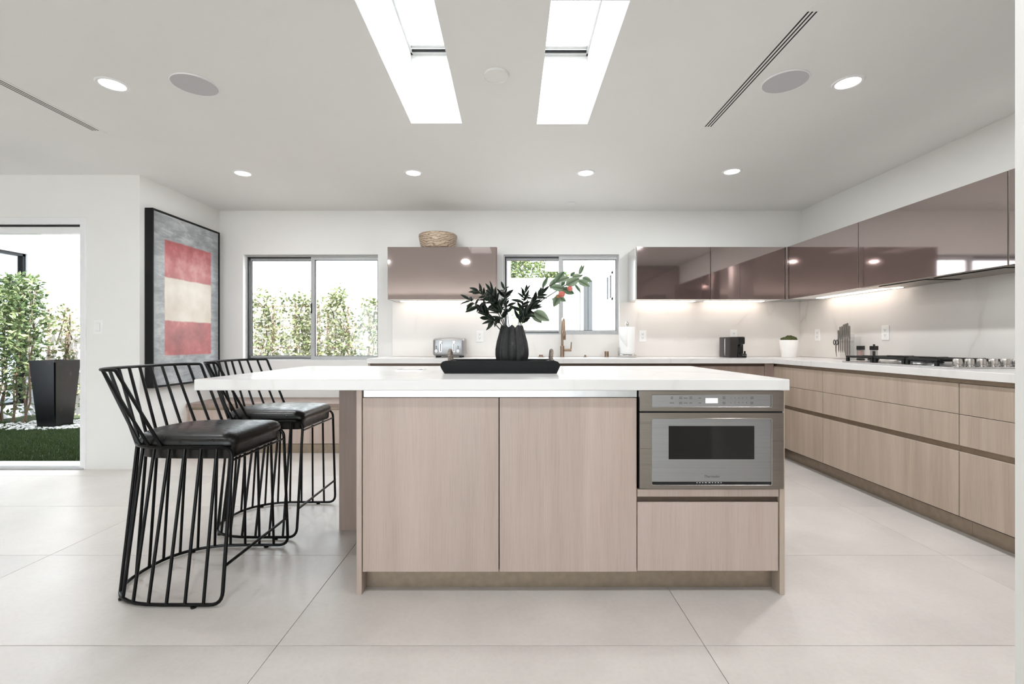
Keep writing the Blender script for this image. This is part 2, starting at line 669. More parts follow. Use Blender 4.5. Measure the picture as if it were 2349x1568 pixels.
def slab(bm, u0, u1, v0, v1, w0, w1, holes, axis='z'):
    """a slab in the plane u-v, thickness w0..w1, with rectangular holes"""
    us = sorted({u0, u1} | {h[0] for h in holes} | {h[1] for h in holes})
    vs = sorted({v0, v1} | {h[2] for h in holes} | {h[3] for h in holes})
    us = [u for u in us if u0 <= u <= u1]
    vs = [v for v in vs if v0 <= v <= v1]

    def solid(i, j):
        if i < 0 or j < 0 or i >= len(us) - 1 or j >= len(vs) - 1:
            return False
        cu, cv = (us[i] + us[i + 1]) / 2, (vs[j] + vs[j + 1]) / 2
        return not any(h[0] < cu < h[1] and h[2] < cv < h[3] for h in holes)

    cache = {}

    def vert(i, j, w):
        key = (i, j, w)
        if key not in cache:
            u, v = us[i], vs[j]
            co = {'z': (u, v, w), 'y': (u, w, v), 'x': (w, u, v)}[axis]
            cache[key] = bm.verts.new(co)
        return cache[key]

    for i in range(len(us) - 1):
        for j in range(len(vs) - 1):
            if not solid(i, j):
                continue
            for w in (w0, w1):
                bm.faces.new((vert(i, j, w), vert(i + 1, j, w), vert(i + 1, j + 1, w), vert(i, j + 1, w)))
            for (di, dj, a, b) in ((-1, 0, (i, j), (i, j + 1)), (1, 0, (i + 1, j), (i + 1, j + 1)), (0, -1, (i, j), (i + 1, j)), (0, 1, (i, j + 1), (i + 1, j + 1))):
                if not solid(i + di, j + dj):
                    bm.faces.new((vert(*a, w0), vert(*b, w0), vert(*b, w1), vert(*a, w1)))
    bmesh.ops.recalc_face_normals(bm, faces=bm.faces)
    return bm


WLOC = {}


def obj(name, bm, mat, parent=None, smooth=False, origin=None, angle=40):
    """link a bmesh built in world coordinates as one object, origin at its foot"""
    if smooth != 'keep':
        bmesh.ops.recalc_face_normals(bm, faces=bm.faces)
    if origin is None:
        xs = [v.co.x for v in bm.verts]
        ys = [v.co.y for v in bm.verts]
        zs = [v.co.z for v in bm.verts]
        origin = Vector(((min(xs) + max(xs)) / 2, (min(ys) + max(ys)) / 2, min(zs)))
    else:
        origin = Vector(origin)
    bmesh.ops.translate(bm, verts=bm.verts, vec=-origin)
    me = bpy.data.meshes.new(name)
    bm.to_mesh(me)
    bm.free()
    if smooth:
        for p in me.polygons:
            p.use_smooth = True
        me.set_sharp_from_angle(angle=math.radians(angle))
    me.materials.append(M[mat] if isinstance(mat, str) else mat)
    o = bpy.data.objects.new(name, me)
    COL.objects.link(o)
    if parent is not None:
        o.parent = parent
        o.location = origin - WLOC[parent.name]
    else:
        o.location = origin
    WLOC[o.name] = origin
    return o


def thing(name, label, cat, loc, group=None):
    o = bpy.data.objects.new(name, None)
    COL.objects.link(o)
    o.location = loc
    o.empty_display_size = 0.1
    WLOC[o.name] = Vector(loc)
    return tag(o, label, cat, group)


def tag(o, label, cat, group=None):
    o['label'] = label
    o['category'] = cat
    if group:
        o['group'] = group
    return o


def struct(name, bm, mat, label=None, parent=None, **kw):
    o = obj(name, bm, mat, parent, **kw)
    if parent is None:
        o['kind'] = 'structure'
        if label:
            o['label'] = label
    return o


def part(name, me, mat_, parent, M4):
    """a child that shares mesh data, placed by a world matrix"""
    o = bpy.data.objects.new(name, me)
    COL.objects.link(o)
    o.parent = parent
    o.matrix_basis = Matrix.Translation(-WLOC[parent.name]) @ M4
    return o


def text(name, body, size, loc, rot, mat, parent, shear=0.0, extrude=0.0004, align='CENTER'):
    c = bpy.data.curves.new(name, 'FONT')
    c.body = body
    c.size = size
    c.shear = shear
    c.extrude = extrude
    c.align_x = align
    c.align_y = 'CENTER'
    c.resolution_u = 3
    t = bpy.data.objects.new(name, c)
    COL.objects.link(t)
    bpy.context.view_layer.update()
    me = bpy.data.meshes.new_from_object(t)
    bpy.data.objects.remove(t)
    me.materials.clear()
    me.materials.append(M[mat])
    o = bpy.data.objects.new(name, me)
    COL.objects.link(o)
    o.parent = parent
    o.location = Vector(loc) - WLOC[parent.name]
    o.rotation_euler = rot
    return o


# ------------------------------------------------------------------ room shell
T = 0.147
fl = struct('floor', slab(new(), XFAR, XR + 0.1, YREAR, YB + 0.1, -0.14, -0.012, [(XFAR - 1, XL - T, YL + T, 99)]), 'grout', 'pale porcelain tiled floor of the kitchen')
xs = [-6.78, -5.29, -3.80, -2.31, -0.825, 0.676, 2.157, 3.645]
ys = [1.63 + 0.69 * k for k in range(-9, 6)]
G = 0.0011
tile_cache = {}
for i in range(len(xs) - 1):
    for j in range(len(ys) - 1):
        x0, x1 = max(xs[i] + G, XFAR), min(xs[i + 1] - G, XR)
        y0, y1 = max(ys[j] + G, YREAR), min(ys[j + 1] - G, YB)
        if y1 - y0 < 0.02 or x1 - x0 < 0.02:
            continue
        if x0 < XL and y1 > YL:
            if x1 < XL or y0 > YL:
                if x1 < XL:
                    y1 = min(y1, YL)
                else:
                    x0 = XL
                if y1 - y0 < 0.02:
                    continue
            else:
                struct('tile', B(max(x0, XL), x1, y0, y1, -0.012, 0.0, 0.0008), 'porcelain', parent=fl)
                y1 = YL
                x1 = XL - 0.001
        struct('tile', B(x0, x1, y0, y1, -0.012, 0.0, 0.0008), 'porcelain', parent=fl)

bm = new()
slab(bm, XFAR - T, XR + T, YREAR - 1.5, YB + T + 0.12, ZC, 2.90, [SKY_L, SKY_R, (XFAR - 1, XL - T, YL + T + 0.6, 99)])
struct('ceiling', bm, 'ceiling_paint', 'flat white ceiling with two deep skylight shafts')
bm = new()
slab(bm, XL - T, XR + T, -0.14, ZC, YB, YB + T, [W1, W2], 'y')
struct('wall_back', bm, 'paint', 'white back wall with two sliding windows')
bm = new()
slab(bm, XFAR - T, XL, -0.14, ZC, YL, YL + T, [DOOR], 'y')
struct('wall_left', bm, 'paint', 'white wall with the sliding garden door')
struct('wall_left_return', B(XL - T, XL, YL + T, YB, -0.14, ZC), 'paint', 'short white wall carrying the painting')
struct('wall_right', B(XR, XR + T, YREAR - T, YB, -0.14, ZC), 'paint', 'white wall behind the cooktop run')
struct('wall_far_left', B(XFAR - T, XFAR, YREAR - T, YL, -0.14, ZC), 'paint', 'white wall of the room beyond')
bm = new()
slab(bm, XFAR, XR, -0.14, ZC, YREAR - T, YREAR, [REAR], 'y')
struct('wall_rear', bm, 'paint', 'white wall with wide added glazed doors behind the viewer')
struct('wall_near_right', B(1.246, 1.62, 1.0, 1.15, 0.0, ZC), 'paint', 'white wall end at the edge of the opening')


# ------------------------------------------------------------------ windows
def ring(bm, x0, x1, z0, z1, l, r, b, t_, y0, y1):
    """rectangular frame with its own width on each side"""
    for (p, q, c, d) in ((x0, x1, z1 - t_, z1), (x0, x1, z0, z0 + b), (x0, x0 + l, z0 + b, z1 - t_), (x1 - r, x1, z0 + b, z1 - t_)):
        box(bm, p, q, y0, y1, c, d, 0.0015)
    return bm


def slider(name, w, y, label):
    x0, x1, z0, z1 = w
    f = 0.014
    root = struct(name, ring(new(), x0, x1, z0, z1, f, f, 0.016, 0.018, y, y + 0.075), 'alu', label)
    xm = (x0 + x1) / 2 - 0.005
    za, zb = z0 + 0.014, z1 - 0.016
    # fixed sash sits further out, the sliding sash in front of it
    for nm, a, b, yy, l, r in (('fixed_sash', x0 + f, xm + 0.02, y + 0.042, 0.02, 0.026), ('sliding_sash', xm - 0.018, x1 - f + 0.003, y + 0.008, 0.042, 0.012)):
        bt, tp = 0.028, 0.034
        sash = struct(nm, ring(new(), a, b, za, zb, l, r, bt, tp, yy, yy + 0.026), 'alu', parent=root)
        g = 0.005
        struct('gasket', ring(new(), a + l, b - r, za + bt, zb - tp, g, g, g, g, yy + 0.006, yy + 0.022), 'alu_dark', parent=sash)
        struct('pane', B(a + l, b - r, yy + 0.011, yy + 0.016, za + bt, zb - tp), 'glass', parent=sash)
        if nm == 'sliding_sash':
            struct('latch', B(a + 0.002, a + 0.014, yy - 0.012, yy, (za + zb) / 2 - 0.06, (za + zb) / 2 + 0.05, 0.004, 2), 'alu_dark', parent=sash)
    struct('head_track', B(x0 + f, xm - 0.018, y + 0.004, y + 0.04, zb - 0.012, zb, 0.002), 'alu_dark', parent=root)
    struct('sill_track', B(x0 + f, xm - 0.018, y + 0.004, y + 0.04, za, za + 0.010, 0.002), 'alu_dark', parent=root)
    struct('side_channel', B(x0 + f, x0 + f + 0.012, y + 0.01, y + 0.04, za + 0.01, zb - 0.012), 'alu_dark', parent=root)
    return root


slider('window_1', W1, YB + 0.055, 'grey aluminium sliding window looking onto the vine trellis')
slider('window_2', W2, YB + 0.03, 'smaller grey sliding window above the sink')

# sliding garden door: frame, head track, sill; the leaf is slid open
bm = new()
x0, x1, z0, z1 = DOOR
box(bm, x0, x1 + 0.035, YL - 0.012, YL + 0.11, z1 - 0.05, z1 + 0.008, 0.003)
box(bm, x1 - 0.012, x1 + 0.035, YL - 0.012, YL + 0.11, 0.0, z1 - 0.05, 0.003)
dr = struct('door_1', bm, 'trim_white', 'white framed sliding garden door standing open')
struct('head_track', B(x0, x1 - 0.012, YL + 0.012, YL + 0.085, z1 - 0.062, z1 - 0.05), 'alu_dark', parent=dr)
struct('head_rail', B(x0, x1 - 0.012, YL + 0.02, YL + 0.075, z1 - 0.12, z1 - 0.064, 0.004), 'trim_white', parent=dr)
struct('threshold', B(x0, x1 + 0.02, YL + 0.002, YL + T, 0.0, 0.032, 0.004), 'trim_white', parent=dr)
struct('sill_track', B(x0, x1 + 0.02, YL - 0.02, YL + 0.002, 0.0, 0.014, 0.002), 'alu', parent=dr)

# unseen rear glazed doors, added behind the viewer to bring in light
bm = new()
x0, x1, z0, z1 = REAR
for k in range(5):
    xx = x0 + (x1 - x0) * k / 4
    box(bm, xx - 0.04, xx + 0.04, YREAR - 0.12, YREAR - 0.04, 0.0, z1)
box(bm, x0, x1, YREAR - 0.12, YREAR - 0.04, z1 - 0.07, z1)
rd = struct('added_door', bm, 'alu_dark', 'unseen wide glazed doors added at the far end of the room for light')
for k in range(4):
    a, b = x0 + (x1 - x0) * k / 4 + 0.04, x0 + (x1 - x0) * (k + 1) / 4 - 0.04
    struct('pane', B(a, b, YREAR - 0.085, YREAR - 0.079, 0.02, z1 - 0.07), 'glass', parent=rd)

# skylights
for i, (s, lb) in enumerate(((SKY_L, 'long narrow skylight nearer the garden door'), (SKY_R, 'long narrow skylight nearer the cooktop'))):
    a, b, c, d = s
    bm = new()
    for (p, q, e, f) in ((a - 0.03, b + 0.03, d - 0.03, d + 0.03), (a - 0.03, b + 0.03, c - 0.03, c + 0.012), (a - 0.03, a + 0.012, c, d), (b - 0.012, b + 0.03, c, d)):
        box(bm, p, q, e, f, 2.90, 2.945, 0.003)
    w = struct('window_%d' % (3 + i), bm, 'alu', lb)
    struct('gasket', B(a + 0.012, b - 0.012, d - 0.042, d - 0.03, 2.902, 2.915), 'alu_dark', parent=w)
    struct('blind_rail', B(a + 0.012, b - 0.012, d - 0.075, d - 0.046, 2.915, 2.93, 0.003), 'alu', parent=w)
    struct('pane', B(a, b, c, d, 2.946, 2.952), 'glass', parent=w)


# ------------------------------------------------------------------ ceiling fittings
def downlight(x, y, label, watts=6.0):
    t = thing('downlight', label, 'downlight', (x, y, ZC), 'recessed ceiling downlights')
    bm = new()
    lathe(bm, [(0.057, ZC - 0.001), (0.06, ZC - 0.005), (0.072, ZC - 0.006), (0.077, ZC - 0.0005)], x, y, 40)
    for f in [f for f in bm.faces if len(f.verts) > 4]:
        bm.faces.remove(f)
    obj('trim_ring', bm, 'trim_white', t, True)
    bm = new()
    lathe(bm, [(0.0575, ZC - 0.003), (0.0, ZC - 0.0025)], x, y, 40)
    for f in [f for f in bm.faces if len(f.verts) > 4]:
        bm.faces.remove(f)
    obj('lens', bm, 'lamp_lens', t, True)
    if watts:
        d = bpy.data.lights.new('bulb', 'AREA')
        d.shape = 'DISK'
        d.size = 0.11
        d.energy = watts
        d.color = (0.95, 0.975, 1.0)
        lo = bpy.data.objects.new('bulb', d)
        COL.objects.link(lo)
        lo.parent = t
        lo.location = (0, 0, -0.012)


downlight(-2.171, 2.523, 'round downlight between the slot vent and ceiling speaker by the garden door')
downlight(1.813, 2.506, 'round downlight on the cooktop side beside the ceiling speaker', 13.0)
downlight(-2.234, 3.853, 'round downlight in front of the larger window and painting')
downlight(-0.817, 3.843, 'round downlight above the toaster end of the back counter')
downlight(0.611, 3.843, 'round downlight above the sink window')
downlight(1.806, 3.813, 'round downlight in front of the dark corner cabinets', 9.0)
downlight(-2.18, 1.19, 'unseen added downlight over the near end of the room by the garden door', 4.5)  # unseen near row, added to brighten the near end and cooktop side
downlight(-0.80, 1.19, 'unseen added downlight over the near edge of the island toward the stools', 4.5)
downlight(0.61, 1.19, 'unseen added downlight over the near edge of the island toward the microwave', 4.5)
downlight(1.81, 1.19, 'unseen added downlight behind the white wall end', 13.0)


def disc(name, x, y, r, drop, label, cat, mat, rim, group=None):
    t = thing(name, label, cat, (x, y, ZC), group)
    bm = new()
    lathe(bm, [(r, ZC - 0.0005), (r, ZC - drop * 0.6), (r * 0.985, ZC - drop), (r * 0.955, ZC - drop), (r * 0.95, ZC - drop * 0.7)], x, y, 48)
    for f in [f for f in bm.faces if len(f.verts) > 4]:
        bm.faces.remove(f)
    obj('rim', bm, rim, t, True)
    bm = new()
    lathe(bm, [(r * 0.95, ZC - drop * 0.75), (0.0, ZC - drop * 0.8)], x, y, 48)
    for f in [f for f in bm.faces if len(f.verts) > 4]:
        bm.faces.remove(f)
    obj('grille' if rim != mat else 'cover', bm, mat, t, True)


disc('ceiling_speaker', -1.726, 2.527, 0.116, 0.006, 'round grey ceiling speaker near the garden door side', 'speaker', 'grille', 'trim_white', 'ceiling speakers')
disc('ceiling_speaker', 1.469, 2.497, 0.116, 0.006, 'round grey ceiling speaker beside the long vent on the cooktop side', 'speaker', 'grille', 'trim_white', 'ceiling speakers')
disc('ceiling_cover_plate', -0.0833, 2.432, 0.066, 0.012, 'round white blank plate on the ceiling between the skylights', 'cover plate', 'ceiling_paint', 'ceiling_paint')
disc('sprinkler_cover', 0.59, 4.70, 0.055, 0.01, 'small white sprinkler cap on the ceiling above the sink window', 'sprinkler', 'ceiling_paint', 'trim_white')


def slot_vent(x0, x1, y0, y1, label):
    t = thing('slot_vent', label, 'air vent', ((x0 + x1) / 2, (y0 + y1) / 2, ZC), 'linear ceiling vents')
    n = 3
    w = x1 - x0
    e = w * 0.22
    sw = (w - 2 * e) / (2 * n - 1)
    bm = new()
    box(bm, x0, x0 + e, y0, y1, ZC - 0.0022, ZC - 0.0002, 0.0005)
    box(bm, x1 - e, x1, y0, y1, ZC - 0.0022, ZC - 0.0002, 0.0005)
    for (a, b) in ((y0, y0 + 0.04), (y1 - 0.04, y1)):
        box(bm, x0 + e, x1 - e, a, b, ZC - 0.0022, ZC - 0.0002)
    obj('frame', bm, 'ceiling_paint', t)
    for k in range(n - 1):
        a = x0 + e + sw * (2 * k + 1)
        obj('slat', B(a, a + sw, y0 + 0.04, y1 - 0.04, ZC - 0.002, ZC - 0.0002), 'ceiling_paint', t)
    obj('slot_backing', B(x0 + e, x1 - e, y0 + 0.04, y1 - 0.04, ZC - 0.0012, ZC - 0.0001), 'shadow_slot', t)


slot_vent(1.235, 1.312, 1.925, 3.06, 'long white slot vent on the ceiling toward the cooktop')
slot_vent(-2.795, -2.715, 1.93, 3.115, 'long white slot vent on the ceiling toward the garden door')


# ------------------------------------------------------------------ wall plates
def plate(kind, label, centre, facing, cat='outlet', group=None):
    """wall plate facing '-y', '-x' or '+x'"""
    cx, cy, cz = centre
    t = thing(kind, label, cat, centre, group)

    def P(u0, u1, d0, d1, z0, z1, bev=0.0, seg=1, bm=None):
        bm = bm or new()
        if facing == '-y':
            return box(bm, cx + u0, cx + u1, cy - d1, cy - d0, cz + z0, cz + z1, bev, seg)
        if facing == '-x':
            return box(bm, cx - d1, cx - d0, cy + u0, cy + u1, cz + z0, cz + z1, bev, seg)
        return box(bm, cx + d0, cx + d1, cy + u0, cy + u1, cz + z0, cz + z1, bev, seg)

    obj('cover', P(-0.038, 0.038, 0.0003, 0.006, -0.06, 0.06, 0.002, 2), 'plastic_white', t)
    if kind == 'light_switch':
        obj('rocker_frame', P(-0.018, 0.018, 0.006, 0.007, -0.035, 0.035), 'grille', t)
        obj('rocker', P(-0.016, 0.016, 0.006, 0.0105, -0.033, 0.033, 0.002, 2), 'plastic_white', t)
    else:
        for s in (-1, 1):
            r = obj('receptacle', P(-0.017, 0.017, 0.006, 0.008, s * 0.02 - 0.015, s * 0.02 + 0.015, 0.0015, 2), 'plastic_white', t)
            bm = new()
            for u in (-0.007, 0.007):
                P(u - 0.0013, u + 0.0013, 0.0078, 0.0086, s * 0.02 - 0.002, s * 0.02 + 0.009, bm=bm)
            P(-0.0025, 0.0025, 0.0078, 0.0086, s * 0.02 - 0.010, s * 0.02 - 0.005, bm=bm)
            obj('slots', bm, 'steel_dark_print', r)


plate('light_switch', 'white rocker light switch beside the garden door', (-3.465, YL, 1.19), '-y', 'switch')
gq = 'wall outlets on the stone backsplash'
plate('wall_outlet', 'white outlet between the toaster and the vase', (-0.342, YB - 0.02, 1.125), '-y', group=gq)
plate('wall_outlet', 'white outlet right beside the paper towel roll', (1.388, YB - 0.02, 1.128), '-y', group=gq)
plate('wall_outlet', 'white outlet partly hidden by the black coffee machine', (2.355, YB - 0.02, 1.135), '-y', group=gq)
plate('wall_outlet', 'white outlet on the cooktop wall nearest the mossy pot', (XR - 0.02, 4.645, 1.135), '-x', group=gq)
plate('wall_outlet', 'white outlet on the cooktop wall above the pepper mill', (XR - 0.02, 3.80, 1.14), '-x', group=gq)
plate('wall_outlet', 'low white outlet on the short wall beside the window bench', (XL, 4.37, 0.31), '+x', group=None)

# ------------------------------------------------------------------ backsplash and worktops
bm = new()
slab(bm, -1.27, XR - 0.001, CT + 0.002, 1.489, YB - 0.02, YB - 0.001, [(W2[0] - 0.004, W2[1] + 0.004, W2[2], 3.0)], 'y')
o = obj('backsplash', bm, 'splash')
tag(o, 'pale veined stone backsplash along the sink wall', 'backsplash')
o = obj('backsplash', B(XR - 0.02, XR - 0.001, 1.40, YB - 0.021, CT + 0.002, 1.489), 'splash')
tag(o, 'pale veined stone backsplash behind the cooktop', 'backsplash')

bm = new()
box(bm, -1.353, 2.43, 4.32, YB - 0.0005, CT - 0.045, CT, 0.002)
o = obj('countertop', bm, 'quartz')
tag(o, 'white quartz worktop running under the sink window', 'countertop')
o = obj('countertop', B(2.4305, XR - 0.0005, 1.40, YB - 0.0005, CT - 0.045, CT, 0.002), 'quartz')
tag(o, 'white quartz worktop carrying the gas cooktop', 'countertop')
o = obj('countertop', B(-1.319, 1.152, 1.925, 3.0, CT - 0.046, CT, 0.003, 2), 'quartz')
tag(o, 'thick white quartz island top overhanging the bar stools', 'countertop')

# ------------------------------------------------------------------ island
isl = thing('kitchen_island', 'pale oak kitchen island with two tall doors and a drawer', 'island', (0.25, 2.3, 0))
YF = 1.961
bm = new()
box(bm, -0.632, 0.526, YF + 0.021, 2.575, 0.095, CT - 0.047)
box(bm, 0.527, 1.127, YF + 0.021, 2.575, 0.095, 0.436)
box(bm, 0.527, 1.127, 2.53, 2.575, 0.437, CT - 0.047)
obj('body', bm, 'carcass', isl)
obj('side_panel', B(-0.656, -0.634, YF - 0.004, 2.60, 0.0, CT - 0.047, 0.001), 'oak', isl)
obj('side_panel', B(1.129, 1.150, YF - 0.004, 2.60, 0.0, CT - 0.047, 0.001), 'oak_drawer', isl)
obj('support_panel', B(-0.978, 1.150, 2.625, 2.665, 0.0, CT - 0.047, 0.001), 'oak_dark', isl)  # the panel's shade is put into this darker oak colour
obj('rear_panel', B(-0.656, 1.150, 2.58, 2.624, 0.0, CT - 0.047), 'oak_dark', isl)
obj('door', B(-0.631, -0.0565, YF, YF + 0.02, 0.0945, 0.829, 0.0012), 'oak', isl)
obj('door', B(-0.0525, 0.5265, YF, YF + 0.02, 0.0945, 0.829, 0.0012), 'oak', isl)
obj('handle_channel', B(-0.631, 0.530, YF + 0.012, YF + 0.02, 0.831, CT - 0.0475), 'lid_grey', isl)
obj('filler_strip', B(0.530, 1.127, YF, YF + 0.02, 0.412, 0.443, 0.0012), 'oak', isl)
obj('drawer_channel', B(0.530, 1.127, YF + 0.014, YF + 0.02, 0.389, 0.412), 'dark_channel', isl)
obj('drawer_front', B(0.530, 1.125, YF, YF + 0.02, 0.0985, 0.388, 0.0012), 'oak', isl)
obj('toe_kick', B(-0.633, 1.128, 2.02, 2.03, 0.0, 0.094), 'toe_kick', isl)

# microwave drawer set into the island
mw = thing('microwave_drawer', 'stainless steel built-in microwave drawer with dark window', 'microwave', (0.836, 2.2, 0.446))
YM = 1.946


def tray_frame(bm, x0, x1, z0, z1, ix0, ix1, iz0, iz1, y0, y1):
    slab(bm, x0, x1, z0, z1, y0, y1, [(ix0, ix1, iz0, iz1)], 'y')


obj('body', B(0.540, 1.120, YF + 0.004, 2.5, 0.447, 0.858), 'carcass', mw)
bm = new()
tray_frame(bm, 0.535, 1.139, 0.775, 0.860, 0.585, 1.090, 0.791, 0.845, YM, YF + 0.003)
cp = obj('control_fascia', bm, 'steel', mw)
obj('trim_bead', tube(new(), fillet([(0.586, YM, 0.792), (1.089, YM, 0.792), (1.089, YM, 0.844), (0.586, YM, 0.844)], 0.004, True, 3), 0.0016, True, 6), 'chrome', cp, True)
obj('control_panel', B(0.585, 1.090, YM + 0.003, YF, 0.791, 0.845), 'steel_light', cp)
obj('display', B(0.812, 0.864, YM + 0.001, YM + 0.004, 0.808, 0.830, 0.001), 'display', cp)
bm = new()
tray_frame(bm, 0.535, 1.139, 0.449, 0.768, 0.585, 1.090, 0.464, 0.745, YM, YF + 0.003)
dw = obj('drawer_front', bm, 'steel', mw)
obj('trim_bead', tube(new(), fillet([(0.586, YM, 0.465), (1.089, YM, 0.465), (1.089, YM, 0.744), (0.586, YM, 0.744)], 0.006, True, 3), 0.0018, True, 6), 'chrome', dw, True)
bm = new()
tray_frame(bm, 0.585, 1.090, 0.479, 0.745, 0.657, 1.017, 0.573, 0.713, YM + 0.002, YF)
obj('glass_panel', bm, 'steel_light', dw)
obj('viewing_window', B(0.657, 1.017, YM + 0.0025, YF, 0.573, 0.713), 'black_glass', dw)
ls = obj('lower_strip', B(0.585, 1.090, YM + 0.002, YF, 0.464, 0.479), 'black_glass', dw)
text('lettering', 'Thermador', 0.0145, (0.838, YM + 0.0016, 0.501), (PI / 2, 0, 0), 'grey_print', dw, 0.3)
for k, xx in enumerate((0.776, 0.788, 0.800, 0.813, 0.828, 0.841, 0.853, 0.865, 0.877)):
    wv = 0.0042 if k in (3, 4) else 0.0026
    obj('indicator_mark', B(xx - wv, xx + wv, YM + 0.0008, YM + 0.002, 0.4735, 0.477), 'lid_grey', dw)
for xx, zz, wv, n in ((0.671, 0.831, 0.005, 2), (0.671, 0.809, 0.009, 1), (0.708, 0.831, 0.007, 2), (0.708, 0.809, 0.007, 2), (0.729, 0.830, 0.008, 1), (0.729, 0.809, 0.008, 1),
                      (0.750, 0.831, 0.006, 2), (0.750, 0.809, 0.006, 1), (0.788, 0.830, 0.005, 1), (0.788, 0.809, 0.006, 1), (0.890, 0.831, 0.006, 2), (0.890, 0.809, 0.006, 2), (1.007, 0.831, 0.006, 2), (1.007, 0.809, 0.006, 2)):
    for q in range(n):
        zq = zz + (0.003 if n == 2 and q == 0 else (-0.003 if n == 2 else 0))
        obj('button_mark', B(xx - wv, xx + wv, YM + 0.0022, YM + 0.003, zq - 0.0011, zq + 0.0011), 'grey_print', cp)
for k in range(10):
    text('numeral', '1234567890'[k], 0.0075, (0.919 + 0.0165 * (k % 5), YM + 0.0024, 0.830 if k < 5 else 0.8105), (PI / 2, 0, 0), 'grey_print', cp)
obj('vent_gap', B(0.537, 1.137, YM + 0.006, YF + 0.003, 0.768, 0.775), 'gap', mw)

# ------------------------------------------------------------------ base cabinets
XF = 2.45


def base_y(y0, y1, label, drawers=True):
    """base unit on the cooktop wall, fronts facing the island"""
    t = thing('base_cabinet', label, 'cabinet', ((XF + XR) / 2, (y0 + y1) / 2, 0), 'oak base cabinets on the cooktop wall')
    g = 0.0018
    obj('body', B(XF + 0.021, XR - 0.003, y0, y1, 0.1, CT - 0.046), 'carcass', t)
    for z0, z1 in ((0.671, 0.838), (0.500, 0.668), (0.112, 0.466)):
        obj('drawer_front', B(XF, XF + 0.02, y0 + g, y1 - g, z0, z1, 0.001), 'oak_drawer', t)
    obj('handle_channel', B(XF + 0.012, XF + 0.02, y0, y1, 0.840, CT - 0.0465), 'bronze_channel', t)
    obj('handle_channel', B(XF + 0.010, XF + 0.02, y0, y1, 0.468, 0.499), 'bronze_channel', t)
    obj('toe_kick', B(XF + 0.075, XF + 0.085, y0, y1, 0.0, 0.099), 'toe_kick', t)


base_y(3.66, 4.36, 'three-drawer oak base cabinet nearest the corner on the cooktop wall')
base_y(2.545, 3.659, 'wide three-drawer oak base cabinet under the gas cooktop')
base_y(1.42, 2.544, 'three-drawer oak base cabinet cut off by the white wall end')


def base_x(x0, x1, label, split=1, name='base_cabinet'):
    yf = 4.345
    t = thing(name, label, 'cabinet', ((x0 + x1) / 2, (yf + YB) / 2, 0), 'oak base cabinets on the sink wall')
    g = 0.0018
    obj('body', B(x0, x1, yf + 0.021, YB - 0.001, 0.1, CT - 0.046), 'carcass', t)
    for k in range(split):
        a, b = x0 + (x1 - x0) * k / split, x0 + (x1 - x0) * (k + 1) / split
        obj('door', B(a + g, b - g, yf, yf + 0.02, 0.112, 0.838, 0.001), 'oak_dark', t)
    obj('handle_channel', B(x0, x1, yf + 0.012, yf + 0.02, 0.840, CT - 0.0465), 'dark_channel', t)
    obj('toe_kick', B(x0, x1, yf + 0.075, yf + 0.085, 0.0, 0.099), 'toe_kick', t)


base_x(-1.325, -0.56, 'oak base cabinet under the toaster at the end of the sink wall')
base_x(-0.559, 0.17, 'oak base cabinet behind the vase on the sink wall')
base_x(0.171, 0.97, 'oak base cabinet under the bronze tap', 2)
base_x(0.971, 1.757, 'oak base cabinet under the paper towel roll')
base_x(1.758, 2.364, 'oak base cabinet under the black coffee machine')
o = obj('end_panel', B(-1.348, -1.326, 4.345, YB - 0.001, 0.0, CT - 0.046, 0.001), 'oak')
tag(o, 'thin oak end panel closing the sink counter by the larger window', 'panel')
o = obj('corner_filler', B(2.366, XF - 0.001, 4.345, 4.365, 0.1, CT - 0.046), 'oak_dark')
tag(o, 'narrow dark oak filler strip in the inside corner of the counters', 'panel')

# unseen tall unit, added so its dark reflection shows in the wall cabinets
t = thing('added_tall_cabinet', 'unseen tall mauve glass cabinet added for its dark reflection', 'cabinet', (2.36, 0.57, 0))
obj('body', B(1.64, XR - 0.001, 0.46, 0.67, 0.1, ZC - 0.002), 'carcass', t)
for k in range(2):
    obj('door', B(1.64 + k * 0.72, 2.355 + k * 0.72, 0.671, 0.689, 0.1, ZC - 0.004, 0.001), 'mauve_glass', t)
obj('toe_kick', B(1.66, XR - 0.02, 0.60, 0.62, 0.0, 0.099), 'toe_kick', t)

# ------------------------------------------------------------------ window bench
t = thing('window_bench', 'low oak storage bench under the larger window', 'bench', (-2.24, 4.7, 0))
obj('top', B(XL + 0.001, -1.352, 4.44, YB - 0.001, 0.44, 0.475, 0.002), 'oak_dark', t)
obj('body', B(XL + 0.02, -1.352, 4.475, YB - 0.001, 0.0, 0.439), 'carcass', t)
for k in range(3):
    a = XL + 0.021 + k * 0.582
    obj('drawer_front', B(a + 0.001, a + 0.580, 4.452, 4.474, 0.09, 0.415, 0.001), 'oak', t)
obj('handle_channel', B(XL + 0.021, -1.352, 4.462, 4.474, 0.417, 0.439), 'bronze_channel', t)
obj('plinth', B(XL + 0.021, -1.352, 4.458, 4.474, 0.0, 0.086, 0.001), 'bronze_channel', t)
obj('side_panel', B(XL + 0.001, XL + 0.019, 4.452, YB - 0.001, 0.0, 0.439), 'oak', t)

# ------------------------------------------------------------------ wall cabinets
UZ0, UZ1, UD = 1.489, 2.009, 0.343
UY = YB - UD
UX = XR - 0.35


